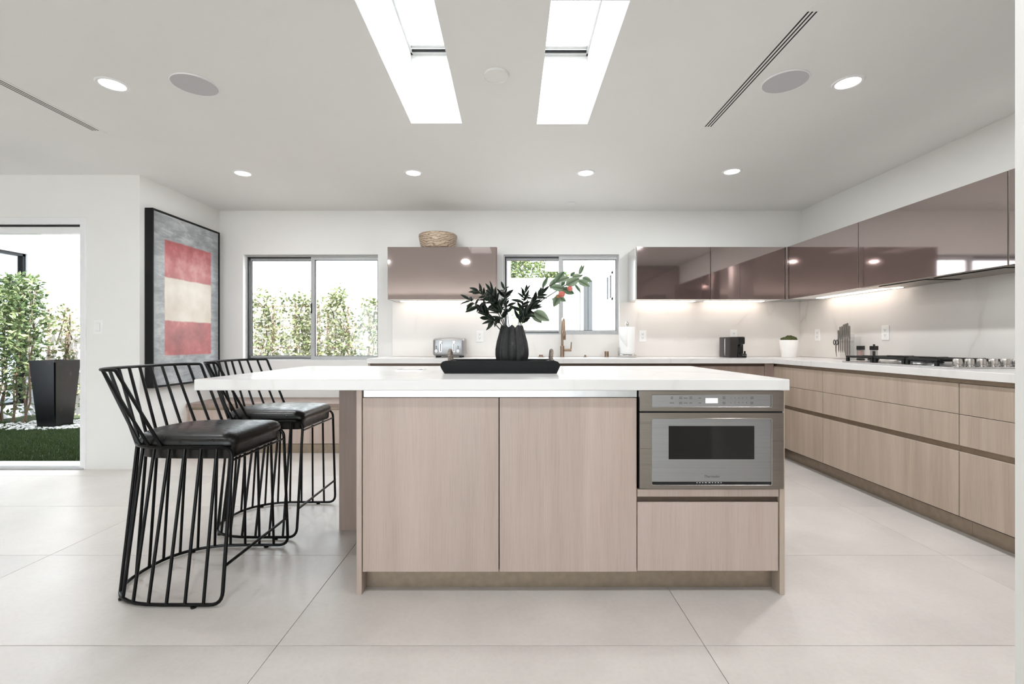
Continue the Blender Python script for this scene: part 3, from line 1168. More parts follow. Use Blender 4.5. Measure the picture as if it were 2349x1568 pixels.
def upper_x(x0, x1, label, split, side_left=False, side_right=False, strips=()):
    t = thing('wall_cabinet', label, 'cabinet', ((x0 + x1) / 2, YB - UD / 2, UZ0), 'mauve glass wall cabinets')
    obj('body', B(x0 + 0.004, x1 - 0.004, UY + 0.021, YB - 0.0205, UZ0 + 0.003, UZ1 - 0.003), 'paint', t)
    for k in range(split):
        a, b = x0 + (x1 - x0) * k / split, x0 + (x1 - x0) * (k + 1) / split
        d = obj('door', B(a + 0.003, b - 0.003, UY, UY + 0.016, UZ0, UZ1 - 0.001, 0.0008), 'mauve_glass', t)
        obj('edge_profile', B(a + 0.0005, a + 0.0028, UY - 0.0005, UY + 0.016, UZ0, UZ1), 'steel', d)
    if side_left:
        obj('side_panel', B(x0 - 0.006, x0 + 0.003, UY + 0.017, YB - 0.0205, UZ0, UZ1, 0.001), 'pale_side', t)
    if side_right:
        obj('side_panel', B(x1 - 0.003, x1 + 0.006, UY + 0.017, YB - 0.0205, UZ0, UZ1, 0.001), 'mauve_glass', t)
    for a, b in strips:
        obj('light_strip', B(a, b, YB - 0.13, YB - 0.07, UZ0 - 0.003, UZ0 + 0.0025), 'led_strip', t)
    return t


upper_x(-1.236, -0.154, 'pale reflecting mauve wall cabinet with a wooden bowl on top', 1, True, True, ((-1.16, -0.22),))
upper_x(1.236, 1.972, 'dark mauve glass wall cabinet beside the sink window', 1, True, False, ((1.30, 1.90),))
upper_x(1.973, 2.712, 'dark mauve glass wall cabinet in the corner above the coffee machine', 1, False, False, ((2.02, 2.62),))
o = obj('corner_filler', B(2.714, UX - 0.003, UY, UY + 0.02, UZ0, UZ1), 'mauve_glass')
tag(o, 'slim mauve glass filler strip where the wall cabinets meet', 'panel')


def upper_y(y0, y1, label, hood=False):
    t = thing('wall_cabinet', label, 'cabinet', ((UX + XR) / 2, (y0 + y1) / 2, UZ0), 'mauve glass wall cabinets')
    obj('body', B(UX + 0.021, XR - 0.0205, y0 + 0.003, y1 - 0.003, UZ0 + (0.02 if hood else 0.003), UZ1 - 0.003), 'paint', t)
    d = obj('door', B(UX, UX + 0.016, y0 + 0.003, y1 - 0.003, UZ0, UZ1 - 0.001, 0.0008), 'mauve_glass', t)
    obj('edge_profile', B(UX - 0.0005, UX + 0.016, y1 - 0.0028, y1 - 0.0005, UZ0, UZ1), 'steel', d)
    return t


t = upper_y(3.66, UY - 0.003, 'dark mauve glass wall cabinet above the knife stand')
obj('light_strip', B(XR - 0.13, XR - 0.07, 3.70, 4.50, UZ0 - 0.003, UZ0 + 0.0025), 'led_strip', t)
t = upper_y(2.555, 3.658, 'long mauve glass wall cabinet holding the hood above the cooktop', True)
hd = obj('hood_insert', B(UX + 0.018, XR - 0.021, 2.558, 3.655, UZ0 - 0.002, UZ0 + 0.018), 'steel', t)
for a, b in ((3.12, 3.52), (2.62, 3.06)):
    bm = new()
    slab(bm, UX + 0.05, XR - 0.06, a, b, UZ0 - 0.006, UZ0 - 0.0025, [(UX + 0.058, XR - 0.068, a + 0.008, b - 0.008)])
    obj('filter_gap', bm, 'gap', hd)
    obj('filter', B(UX + 0.058, XR - 0.068, a + 0.008, b - 0.008, UZ0 - 0.007, UZ0 - 0.0025, 0.001), 'steel', hd)
obj('light_strip', B(XR - 0.11, XR - 0.07, 3.57, 3.65, UZ0 - 0.006, UZ0 - 0.0025), 'led_strip', hd)
upper_y(1.42, 2.553, 'mauve glass wall cabinet cut off by the white wall end')


# ------------------------------------------------------------------ bar stools
def ucurve(xf, xm, xa, hw, yc, z, n=20):
    """a U open at the front: near side, round back, far side"""
    pts = [Vector((xf, yc - hw, z))]
    for k in range(n + 1):
        a = -PI / 2 + PI * k / n
        ca, sa = math.cos(a), math.sin(a)
        e = 0.82
        px = xm - (xm - xa) * (abs(ca) ** e)
        py = yc + hw * (abs(sa) ** e) * (1 if sa > 0 else -1)
        pts.append(Vector((px, py, z)))
    pts.append(Vector((xf, yc + hw, z)))
    return pts


def along(pts, t):
    ds = [0.0]
    for a, b in zip(pts, pts[1:]):
        ds.append(ds[-1] + (b - a).length)
    d = t * ds[-1]
    for i in range(len(pts) - 1):
        if d <= ds[i + 1] + 1e-9:
            k = (d - ds[i]) / max(1e-9, ds[i + 1] - ds[i])
            return pts[i].lerp(pts[i + 1], k)
    return pts[-1]


def make_stool(yc, label):
    rod = 0.0064
    t = thing('bar_stool', label, 'bar stool', (-1.42, yc, 0), 'black wire bar stools at the island')
    base = ucurve(-1.163, -1.40, -1.700, 0.275, yc, 0.012)
    seat = ucurve(-1.156, -1.40, -1.655, 0.214, yc, 0.627)
    rail = ucurve(-1.605, -1.625, -1.738, 0.258, yc, 0.952)
    loop = seat + list(reversed(base))
    rad = [0.045] + [0.0] * (len(seat) - 2) + [0.045] + [0.05] + [0.0] * (len(base) - 2) + [0.05]
    obj('frame', tube(new(), fillet(loop, rad, True), rod * 1.15, True, 8), 'black_metal', t, True)
    a0 = 0.235
    ends = [along(seat, a0)] + rail + [along(seat, 1 - a0)]
    rr = [0, 0.04] + [0.0] * (len(rail) - 2) + [0.04, 0]
    obj('back_rail', tube(new(), fillet(ends, rr), rod * 1.1, False, 8), 'black_metal', t, True)
    n = 19
    for k in range(1, n):
        f = k / n
        p, q = along(seat, f), along(base, f)
        obj('wire_rod', tube(new(), [p, q], rod, False, 8), 'black_metal', t, True)
    nb = 11
    for k in range(1, nb):
        f = k / nb
        p, q = along(rail, f), along(seat, a0 + (1 - 2 * a0) * f)
        obj('back_rod', tube(new(), [p, q], rod, False, 8), 'black_metal', t, True)
    obj('front_bar', tube(new(), [(-1.157, yc - 0.216, 0.576), (-1.157, yc + 0.216, 0.576)], rod * 0.8, False, 8), 'black_metal', t, True)
    obj('foot_bar', tube(new(), [(-1.161, yc - 0.258, 0.16), (-1.161, yc + 0.258, 0.16)], rod, False, 8), 'black_metal', t, True)
    for f in (0.08, 0.33, 0.67, 0.92):
        c = along(base, f)
        obj('glide', lathe(new(), [(0.011, 0.0), (0.012, 0.006)], c.x, c.y, 12), 'black_plastic', t, True)
    # padded seat, D-shaped
    outline = ucurve(-1.158, -1.40, -1.648, 0.208, yc, 0)
    outline = fillet(outline, [0.03] + [0.0] * (len(outline) - 2) + [0.03], True, 5)
    outline = [along(outline + [outline[0]], k / 90) for k in range(90)]
    cx, cy = -1.40, yc
    bm = new()
    rings = []
    for s, z in ((0.86, 0.578), (0.95, 0.579), (0.965, 0.586), (0.97, 0.622), (1.0, 0.632), (1.006, 0.643), (0.992, 0.656), (0.955, 0.667), (0.88, 0.676), (0.7, 0.684), (0.4, 0.688), (0.15, 0.689)):
        ring = []
        m = len(outline)
        for p in outline:
            x = cx + (p.x - cx) * s
            ring.append(bm.verts.new((x, cy + (p.y - cy) * s, z)))
        rings.append(ring)
    m = len(outline)
    for a, b in zip(rings, rings[1:]):
        for k in range(m):
            bm.faces.new((a[k], a[(k + 1) % m], b[(k + 1) % m], b[k]))
    bm.faces.new(rings[0])
    bm.faces.new(rings[-1])
    cu = obj('seat_cushion', bm, 'leather', t, True, angle=60)
    return t


make_stool(2.136, 'black wire bar stool with leather seat nearest the camera')
make_stool(2.781, 'black wire bar stool with leather seat standing behind the nearer stool')

# ------------------------------------------------------------------ painting
t = thing('framed_painting', 'large black-framed painting of red and cream blocks on grey', 'painting', (-3.085, 4.39, 0.672))
bm = new()
for (y0, y1, z0, z1) in ((3.94, 4.845, 2.192, 2.205), (3.94, 4.845, 0.672, 0.685), (3.94, 3.953, 0.685, 2.192), (4.832, 4.845, 0.685, 2.192)):
    box(bm, XL + 0.003, -3.048, y0, y1, z0, z1, 0.001)
obj('frame', bm, 'black_frame', t)
obj('canvas', B(XL + 0.006, -3.055, 3.957, 4.828, 0.689, 2.188), 'painted_canvas', t)

# ------------------------------------------------------------------ things on the island
# tray
t = thing('serving_tray', 'black wooden serving tray with rope handles on the island', 'tray', (-0.06, 2.40, CT))
TX0, TX1, TY0, TY1 = -0.352, 0.236, 2.28, 2.52


def end_profile(y0, y1, mat_parent, name):
    bm = new()
    pts = [(TX0 + 0.020, CT + 0.0005), (TX0 + 0.006, CT + 0.022), (TX0, CT + 0.036), (TX0 + 0.003, CT + 0.050), (TX0 + 0.010, CT + 0.058), (TX0 + 0.022, CT + 0.062), (TX0 + 0.03, CT + 0.063),
           (TX1 - 0.03, CT + 0.063), (TX1 - 0.022, CT + 0.062), (TX1 - 0.010, CT + 0.058), (TX1 - 0.003, CT + 0.050), (TX1, CT + 0.036), (TX1 - 0.006, CT + 0.022), (TX1 - 0.016, CT + 0.0005)]
    a = [bm.verts.new((x, y0, z)) for x, z in pts]
    b = [bm.verts.new((x, y1, z)) for x, z in pts]
    bm.faces.new(a)
    bm.faces.new(list(reversed(b)))
    for k in range(len(pts)):
        bm.faces.new((a[k], b[k], b[(k + 1) % len(pts)], a[(k + 1) % len(pts)]))
    return obj(name, bm, 'black_wood', mat_parent)


end_profile(TY0, TY0 + 0.016, t, 'side_board')
end_profile(TY1 - 0.016, TY1, t, 'side_board')
obj('bottom_board', B(TX0 + 0.05, TX1 - 0.04, TY0 + 0.016, TY1 - 0.016, CT + 0.0005, CT + 0.013), 'black_wood', t)
for x0, x1 in ((TX0 + 0.036, TX0 + 0.052), (TX1 - 0.052, TX1 - 0.036)):
    obj('end_board', B(x0, x1, TY0 + 0.016, TY1 - 0.016, CT + 0.0135, CT + 0.058), 'black_wood', t)
for s, xx in ((-1, TX0 + 0.028), (1, TX1 - 0.028)):
    pts, rr = [], []
    for k in range(41):
        a = PI * k / 40
        pts.append((xx + s * 0.004 * math.sin(a) - s * 0.008, 2.40 - 0.052 * math.cos(a), CT + 0.062 + 0.05 * (math.sin(a) ** 0.7)))
        rr.append(0.0075 + 0.0014 * math.sin(k * 1.9))
    obj('rope_handle', tube(new(), pts, rr, False, 10), 'rope', t, True)

# vase: ten soft lobes, scalloped rim
VX, VY, VZ = 0.0, 2.40, CT + 0.0135
bm = new()
prof = [(0.0, 0.0), (0.052, 0.0), (0.064, 0.008), (0.079, 0.04), (0.0865, 0.075), (0.086, 0.105), (0.079, 0.145), (0.069, 0.18), (0.060, 0.21), (0.056, 0.222), (0.050, 0.222), (0.054, 0.20), (0.062, 0.17), (0.066, 0.12), (0.05, 0.03), (0.0, 0.028)]
seg, lobes = 160, 10
rings = []
for r, z in prof:
    ring = []
    for k in range(seg):
        a = 2 * PI * k / seg
        lob = abs(math.sin(lobes * a / 2))
        m = 1.0 + 0.13 * (lob - 0.75) * (1 if r > 0.05 else 0)
        zz = z + (0.015 * (lob - 0.6) if 0.205 < z else 0)
        ring.append(bm.verts.new((VX + r * m * math.cos(a), VY + r * m * math.sin(a), VZ + zz)))
    rings.append(ring)
for a, b in zip(rings, rings[1:]):
    for k in range(seg):
        bm.faces.new((a[k], a[(k + 1) % seg], b[(k + 1) % seg], b[k]))
bmesh.ops.remove_doubles(bm, verts=bm.verts, dist=1e-5)
o = obj('vase', bm, 'charred_wood', None, True, angle=70)
tag(o, 'dark ribbed gourd-shaped vase with scalloped rim on the black tray', 'vase')


def leaf_mesh(name, w, fold, curl, mat, n=7):
    """unit leaf along +x, midrib on the axis"""
    bm = new()
    mid, lo, hi = [], [], []
    for k in range(n + 1):
        u = k / n
        ww = w * (math.sin(PI * min(1, u ** 0.8)) ** 0.8) if 0 < k < n else 0.0
        z = -curl * u * u
        mid.append(bm.verts.new((u, 0, z)))
        if ww > 0:
            lo.append(bm.verts.new((u, -ww, z + fold * ww)))
            hi.append(bm.verts.new((u, ww, z + fold * ww)))
        else:
            lo.append(mid[-1])
            hi.append(mid[-1])
    for k in range(n):
        for s in (lo, hi):
            vs = []
            for v in (mid[k], mid[k + 1], s[k + 1], s[k]):
                if v not in vs:
                    vs.append(v)
            if len(vs) > 2:
                bm.faces.new(vs)
    me = bpy.data.meshes.new(name)
    bm.to_mesh(me)
    bm.free()
    for p in me.polygons:
        p.use_smooth = True
    me.materials.append(M[mat])
    return me


def leaf_matrix(base, tip, face, scale=None):
    d = Vector(tip) - Vector(base)
    L = d.length if scale is None else scale
    x = d.normalized()
    z = Vector(face)
    z = z - x * z.dot(x)
    if z.length < 1e-4:
        z = Vector((0.1, -0.9, 0.3))
        z = z - x * z.dot(x)
    z.normalize()
    y = z.cross(x)
    m = Matrix((x, y, z)).transposed().to_4x4()
    return Matrix.Translation(base) @ m @ Matrix.Scale(L, 4)


OL = [leaf_mesh('olive_leaf', w, 0.25, c, 'olive_leaf') for w, c in ((0.13, 0.2), (0.19, 0.05), (0.15, 0.35))]
AL = [leaf_mesh('apple_leaf', w, 0.18, c, 'apple_leaf', 9) for w, c in ((0.30, 0.06), (0.27, 0.12), (0.16, 0.08))]


def bez(a, b, c, n=14):
    a, b, c = Vector(a), Vector(b), Vector(c)
    return [a * (1 - t) ** 2 + b * 2 * t * (1 - t) + c * t * t for t in [k / n for k in range(n + 1)]]


def wp(px, py, y):
    return Vector(((px - 1174.5) * y / 1065.0, y, EYE - (py - 784.0) * y / 1065.0))


def olive(tip, midp, base, n, label, lsize=0.058, start=0.35):
    t = thing('olive_branch', label, 'branch', base, 'leafy branches in the dark vase')
    pts = bez(base, midp, tip)
    obj('stem', tube(new(), pts, [0.0028 - 0.0016 * k / 14 for k in range(15)], False, 6), 'stem_green', t, True)
    n = int(n * 1.3)
    lsize *= 1.1
    for k in range(n):
        u = start + (1 - start) * (k + 0.5) / n
        i = min(13, int(u * 14))
        p = pts[i].lerp(pts[i + 1], u * 14 - i)
        tan = (pts[i + 1] - pts[i]).normalized()
        side = tan.cross(Vector((0, -1, 0.2))).normalized()
        other = tan.cross(side)
        a = (0 if k % 2 else PI) + R.uniform(-1.5, 1.5)
        out = side * math.cos(a) + other * math.sin(a)
        d = (tan * R.uniform(0.1, 1.2) + out * R.uniform(0.5, 1.0) + Vector((0, 0, R.uniform(-0.4, 0.35)))).normalized()
        L = lsize * R.uniform(0.55, 1.3) * (1.05 - 0.25 * u)
        part('leaf', OL[k % 3], None, t, leaf_matrix(p, p + d * L, (R.uniform(-.6, .6), -0.8, R.uniform(0.0, 0.9))))
    tan = (pts[-1] - pts[-2]).normalized()
    part('leaf', OL[2], None, t, leaf_matrix(pts[-1], pts[-1] + tan * lsize * 0.8, (0.2, -0.9, 0.3)))
    return t


Z0 = VZ + 0.17
olive(wp(1078, 688, 2.36), wp(1110, 712, 2.38), (-0.03, 2.39, Z0), 20, 'leafy olive branch in the vase arching lowest toward the toaster', 0.062, 0.28)
olive(wp(1098, 668, 2.43), wp(1140, 690, 2.42), (-0.025, 2.41, Z0), 26, 'leafy olive branch in the vase above the toaster, second from its end', 0.066, 0.36)
olive(wp(1128, 672, 2.34), wp(1150, 715, 2.36), (-0.02, 2.38, Z0), 22, 'bushy olive branch in front, rising over the edge of the pale cabinet', 0.066, 0.36)
olive(wp(1155, 662, 2.45), wp(1165, 705, 2.43), (-0.012, 2.415, Z0), 16, 'upright olive branch standing almost straight above the vase', 0.056, 0.40)
olive(wp(1128, 735, 2.33), wp(1150, 728, 2.36), (-0.03, 2.385, Z0), 9, 'short drooping olive sprig low on the toaster side of the vase', 0.058, 0.45)
olive(wp(1205, 672, 2.44), wp(1195, 715, 2.43), (0.018, 2.41, Z0), 20, 'upright olive branch in front of the sink window', 0.06, 0.34)
olive(wp(1243, 672, 2.37), wp(1210, 705, 2.38), (0.022, 2.39, Z0), 30, 'dense dark olive branch leaning toward the bronze tap', 0.062, 0.32)
olive(wp(1222, 700, 2.46), wp(1195, 720, 2.44), (0.026, 2.40, Z0), 18, 'low leafy olive branch behind the others on the tap side', 0.06, 0.3)

t = thing('apple_branch', 'artificial apple branch with broad green leaves and red fruit', 'branch', (0.03, 2.395, Z0), 'leafy branches in the dark vase')


def zz(x, y, d):
    return wp(1150 + x / 7.468, 570 + y / 7.468, d)


stem = [Vector((0.03, 2.395, Z0))] + [zz(330, 1230, 2.39), zz(480, 1060, 2.385), zz(640, 920, 2.38), zz(840, 790, 2.37), zz(1020, 680, 2.36), zz(1150, 590, 2.36), zz(1300, 500, 2.37), zz(1390, 450, 2.37)]
obj('stem', tube(new(), fillet(stem, 0.03, False, 3), 0.0026, False, 6), 'stem_green', t, True)
obj('twig', tube(new(), [zz(830, 640, 2.39), zz(940, 570, 2.385), zz(1010, 560, 2.38)], 0.0018, False, 6), 'stem_green', t, True)
obj('twig', tube(new(), [zz(1020, 690, 2.36), zz(1100, 690, 2.35), zz(1170, 700, 2.34)], 0.0016, False, 6), 'stem_green', t, True)
for i, (a, b, k, dd, fx) in enumerate((((930, 590), (1075, 385), 0, 2.37, -.3), ((1000, 552), (1170, 485), 0, 2.35, .2), ((850, 690), (920, 490), 1, 2.40, -.5), ((1065, 690), (835, 650), 0, 2.35, .1), ((1105, 630), (1345, 505), 0, 2.34, .1),
                                       ((1310, 545), (1518, 645), 0, 2.35, .3), ((1385, 500), (1555, 565), 0, 2.37, -.2), ((1255, 610), (1372, 755), 2, 2.38, .3), ((1185, 475), (1262, 398), 0, 2.39, .2), ((1215, 490), (1392, 450), 1, 2.36, -.3),
                                       ((1330, 440), (1390, 270), 2, 2.39, .4), ((1345, 440), (1418, 275), 2, 2.38, -.4), ((1030, 690), (1258, 765), 0, 2.38, .2), ((985, 800), (897, 1000), 0, 2.36, .2), ((975, 820), (1112, 905), 0, 2.37, -.2),
                                       ((870, 850), (1010, 930), 1, 2.38, .1), ((555, 1075), (832, 1235), 0, 2.37, .2), ((520, 1080), (700, 1275), 1, 2.39, -.3), ((700, 670), (805, 470), 2, 2.41, .3), ((1030, 640), (1095, 540), 1, 2.40, .3))):
    part('leaf', AL[k], None, t, leaf_matrix(zz(*a, dd), zz(*b, dd - 0.012 + 0.024 * ((i * 7) % 5) / 4), (fx, -0.9, 0.35)))
for (cx, cy, r, m, dd) in ((1035, 780, 0.0172, 'apple_skin', 2.335), (1175, 685, 0.0140, 'apple_skin', 2.335), (966, 815, 0.0105, 'green_apple_skin', 2.35)):
    c = zz(cx, cy, dd)
    prof = []
    for k in range(13):
        a = -PI / 2 + PI * k / 12
        prof.append((max(0.0, r * math.cos(a)) * (1.0 if k < 10 else 1.03), c.z + r * 0.96 * math.sin(a) - (0.12 * r if k == 12 else 0) + (0.08 * r if k == 0 else 0)))
    prof[0] = (0.0, prof[0][1])
    prof[-1] = (0.0, prof[-1][1])
    f = obj('apple', lathe(new(), prof, c.x, c.y, 20), m, t, True)
    obj('fruit_stalk', tube(new(), [(c.x, c.y, c.z + r * 0.8), (c.x + 0.003, c.y + 0.004, c.z + r * 1.5)], 0.0009, False, 5), 'stem_green', f, True)

# flush power socket in the worktop
t = thing('worktop_power_socket', 'slim steel pop-up power socket set flush in the island top', 'outlet', (-0.555, 2.56, CT))
bm = new()
slab(bm, -0.628, -0.482, 2.50, 2.63, CT + 0.0003, CT + 0.004, [(-0.618, -0.492, 2.51, 2.62)])
obj('rim', bm, 'steel_bright', t)
obj('lid', B(-0.617, -0.512, 2.512, 2.618, CT + 0.0004, CT + 0.0028), 'lid_grey', t)
obj('finger_tab', B(-0.510, -0.494, 2.512, 2.618, CT + 0.0004, CT + 0.0012), 'steel_dark_print', t)

# ------------------------------------------------------------------ things on the sink counter
# toaster
t = thing('toaster', 'brushed steel four-slice toaster on the sink counter', 'toaster', (-0.632, 4.73, CT))
x0, x1, y0, y1, z0 = -0.79, -0.475, 4.62, 4.86, CT + 0.014
bd = obj('body', B(x0, x1, y0, y1, z0, CT + 0.195, 0.028, 5), 'steel_light', t, True, angle=50)
obj('face_plate', B(x0 + 0.016, x1 - 0.016, y0 - 0.003, y0 + 0.02, z0 + 0.014, CT + 0.183, 0.012, 4), 'steel_light', t, True, angle=50)
for cx in (-0.71, -0.578):
    lv = obj('lever_slot', B(cx - 0.012, cx + 0.012, y0 - 0.006, y0 - 0.003, CT + 0.055, CT + 0.165, 0.002), 'chrome', t)
    obj('groove', B(cx - 0.004, cx + 0.004, y0 - 0.0068, y0 - 0.0058, CT + 0.06, CT + 0.15), 'gap', lv)
    obj('lever', B(cx - 0.014, cx + 0.014, y0 - 0.024, y0 - 0.007, CT + 0.137, CT + 0.152, 0.004, 3), 'chrome', t)
for cx in (-0.752, -0.536):
    bm = new()
    tube(bm, [(cx, y0 - 0.003, CT + 0.066), (cx, y0 - 0.02, CT + 0.066)], 0.0125, False, 20)
    kn = obj('dial', bm, 'chrome', t, True)
    obj('dial_mark', tube(new(), [(cx, y0 - 0.0195, CT + 0.066), (cx, y0 - 0.0208, CT + 0.066)], 0.005, False, 14), 'steel_dark_print', kn, True)
    for q in (0.095, 0.111):
        obj('button', tube(new(), [(cx, y0 - 0.003, CT + q), (cx, y0 - 0.008, CT + q)], 0.0052, False, 12), 'steel_dark_print', t, True)
obj('badge', B(-0.638, -0.624, y0 - 0.0042, y0 - 0.003, CT + 0.044, CT + 0.049), 'grey_print', t)
for cx in (x0 + 0.04, x1 - 0.04):
    for cy in (y0 + 0.03, y1 - 0.03):
        obj('foot', lathe(new(), [(0.014, CT + 0.0005), (0.016, CT + 0.018)], cx, cy, 14), 'black_plastic', t, True)
for k in range(4):
    yy = y0 + 0.045 + 0.045 * k
    obj('bread_slot', B(x0 + 0.05, x1 - 0.05, yy, yy + 0.022, CT + 0.194, CT + 0.1965), 'gap', t)

# bowl on the pale wall cabinet
bm = new()
lathe(bm, [(0.0, UZ1 + 0.0005), (0.160, UZ1 + 0.0005), (0.172, UZ1 + 0.012), (0.186, UZ1 + 0.075), (0.196, UZ1 + 0.125), (0.194, UZ1 + 0.143), (0.182, UZ1 + 0.152), (0.172, UZ1 + 0.146), (0.165, UZ1 + 0.11), (0.14, UZ1 + 0.03), (0.0, UZ1 + 0.025)], -0.757, 4.765, 48)
o = obj('wooden_bowl', bm, 'bowl_wood', None, True, angle=60)
o.location.y = 4.755
tag(o, 'wide turned wooden bowl on top of the pale wall cabinet', 'bowl')

# tap
t = thing('kitchen_tap', 'tall bronze gooseneck tap behind the island vase', 'tap', (0.522, 4.82, CT))
fx, fy = 0.522, 4.82
obj('base', lathe(new(), [(0.021, CT + 0.0005), (0.021, CT + 0.115), (0.018, CT + 0.118)], fx, fy, 24), 'bronze', t, True)
pts = [(fx, fy, CT + 0.10), (fx, fy, CT + 0.31)]
for k in range(1, 13):
    a = PI * k / 12
    pts.append((fx, fy - 0.085 + 0.085 * math.cos(a), CT + 0.31 + 0.085 * math.sin(a)))
pts.append((fx, fy - 0.17, CT + 0.27))
obj('spout', tube(new(), pts, 0.0125, False, 16), 'bronze', t, True)
obj('spray_head', lathe(new(), [(0.013, CT + 0.175), (0.0165, CT + 0.18), (0.0165, CT + 0.262), (0.013, CT + 0.272)], fx, fy - 0.17, 20), 'bronze', t, True)
h = obj('handle_stub', tube(new(), [(fx + 0.018, fy, CT + 0.072), (fx + 0.094, fy, CT + 0.072)], [0.015, 0.015], False, 16), 'bronze', t, True)
obj('lever', tube(new(), [(fx + 0.088, fy, CT + 0.06), (fx + 0.094, fy - 0.004, CT + 0.155)], [0.007, 0.0055], False, 12), 'bronze', h, True)
o = obj('waste_button', lathe(new(), [(0.036, CT + 0.0005), (0.036, CT + 0.004), (0.02, CT + 0.006), (0.021, CT + 0.020), (0.019, CT + 0.023)], 0.30, 4.80, 24), 'bronze', None, True)
tag(o, 'low flanged bronze disposal button between the vase and the tap', 'button')
o = obj('filter_cap', lathe(new(), [(0.019, CT + 0.0005), (0.019, CT + 0.004), (0.011, CT + 0.007), (0.010, CT + 0.018), (0.008, CT + 0.022)], 0.757, 4.80, 20), 'bronze', None, True)
tag(o, 'small conical bronze knob on the counter beside the tap lever', 'button')
o = obj('air_gap', lathe(new(), [(0.024, CT + 0.0005), (0.024, CT + 0.004), (0.0215, CT + 0.006), (0.0215, CT + 0.056), (0.0195, CT + 0.06)], 0.978, 4.80, 24), 'bronze', None, True)
tag(o, 'short bronze cylinder on the counter beside the paper towel roll', 'air gap')

# paper towel
px, py = 1.175, 4.74
t = thing('paper_towel_holder', 'steel paper towel stand beside the sink window', 'holder', (px, py, CT))
obj('base', lathe(new(), [(0.09, CT + 0.0005), (0.092, CT + 0.004), (0.092, CT + 0.024), (0.088, CT + 0.028)], px, py, 40), 'chrome', t, True)
obj('post', tube(new(), [(px, py, CT + 0.027), (px, py, CT + 0.34)], 0.008, False, 14), 'chrome', t, True)
obj('finial', lathe(new(), [(0.009, CT + 0.315), (0.0165, CT + 0.32), (0.0165, CT + 0.345), (0.010, CT + 0.362), (0.0, CT + 0.364)], px, py, 20), 'chrome', t, True)
obj('tension_arm', B(px - 0.094, px - 0.086, py - 0.012, py + 0.012, CT + 0.01, CT + 0.10, 0.003, 2), 'chrome', t)
t = thing('paper_towel_roll', 'white paper towel roll on the steel stand', 'paper towels', (px, py, CT + 0.03))
bm = new()
lathe(bm, [(0.020, CT + 0.030), (0.076, CT + 0.030), (0.078, CT + 0.034), (0.078, CT + 0.304), (0.076, CT + 0.308), (0.020, CT + 0.308)], px, py, 40)
obj('roll', bm, 'paper', t, True)
bm = new()
va, vb = [], []
for k in range(9):
    u = k / 8
    x = px - 0.02 - 0.066 * u
    y = py - 0.0785 + 0.058 * u * u
    va.append(bm.verts.new((x, y, CT + 0.10 + 0.10 * u)))
    vb.append(bm.verts.new((x - 0.006 * u, y, CT + 0.305)))
for k in range(8):
    bm.faces.new((va[k], va[k + 1], vb[k + 1], vb[k]))
o = obj('loose_sheet', bm, 'paper', t, True)
so = o.modifiers.new('thickness', 'SOLIDIFY')
so.thickness = 0.0012

# coffee machine
cx, cy = 2.235, 4.70
t = thing('coffee_machine', 'small black capsule coffee machine on the corner of the sink counter', 'coffee machine', (cx, cy, CT))
obj('body', B(cx - 0.080, cx + 0.002, cy - 0.10, cy + 0.13, CT + 0.0005, CT + 0.205, 0.008, 3), 'dark_plastic', t, True)
obj('head', B(cx + 0.003, cx + 0.082, cy - 0.09, cy + 0.12, CT + 0.132, CT + 0.208, 0.012, 4), 'black_plastic', t, True)
obj('cup_recess', B(cx + 0.003, cx + 0.078, cy - 0.055, cy + 0.12, CT + 0.040, CT + 0.131), 'black_plastic', t)
dt = obj('drip_tray', B(cx + 0.003, cx + 0.090, cy - 0.105, cy + 0.12, CT + 0.0005, CT + 0.039, 0.006, 3), 'black_plastic', t, True)
obj('capsule_lever', B(cx + 0.080, cx + 0.090, cy - 0.085, cy - 0.06, CT + 0.03, CT + 0.065, 0.004, 2), 'black_plastic', t)
obj('spout', lathe(new(), [(0.009, CT + 0.110), (0.012, CT + 0.133)], cx + 0.045, cy - 0.07, 14), 'dark_plastic', t, True)
text('lettering', 'Breville', 0.013, (cx + 0.065, cy - 0.1056, CT + 0.025), (PI / 2, 0, 0), 'lid_grey', dt)
obj('wire_handle', tube(new(), fillet([(cx - 0.078, cy - 0.03, CT + 0.02), (cx - 0.094, cy - 0.03, CT + 0.02), (cx - 0.094, cy - 0.03, CT + 0.188), (cx - 0.078, cy - 0.03, CT + 0.188)], 0.006), 0.0022, False, 8), 'chrome', t, True)

# mossy pot
cx, cy = 2.795, 4.69
t = thing('moss_pot', 'white tapered pot of green moss in the corner', 'potted plant', (cx, cy, CT))
bm = new()
lathe(bm, [(0.0, CT + 0.0005), (0.064, CT + 0.0005), (0.067, CT + 0.004), (0.084, CT + 0.172), (0.083, CT + 0.175), (0.077, CT + 0.174), (0.073, CT + 0.15), (0.0, CT + 0.15)], cx, cy, 40)
obj('pot', bm, 'pot_white', t, True)
bm = new()
bmesh.ops.create_icosphere(bm, subdivisions=4, radius=1.0)
for v in bm.verts:
    d = v.co.copy()
    k = 1 + 0.10 * math.sin(9 * d.x + 3) * math.sin(8 * d.y) + 0.06 * math.sin(17 * d.x + 2 * d.z) * math.cos(15 * d.y) + R.uniform(-0.025, 0.025)
    v.co = Vector((cx + d.x * 0.073 * k, cy + d.y * 0.073 * k, CT + 0.172 + d.z * 0.042 * k + (0.006 if d.x > -0.1 else -0.004) * max(0, d.z)))
obj('moss', bm, 'moss', t, True, angle=80)

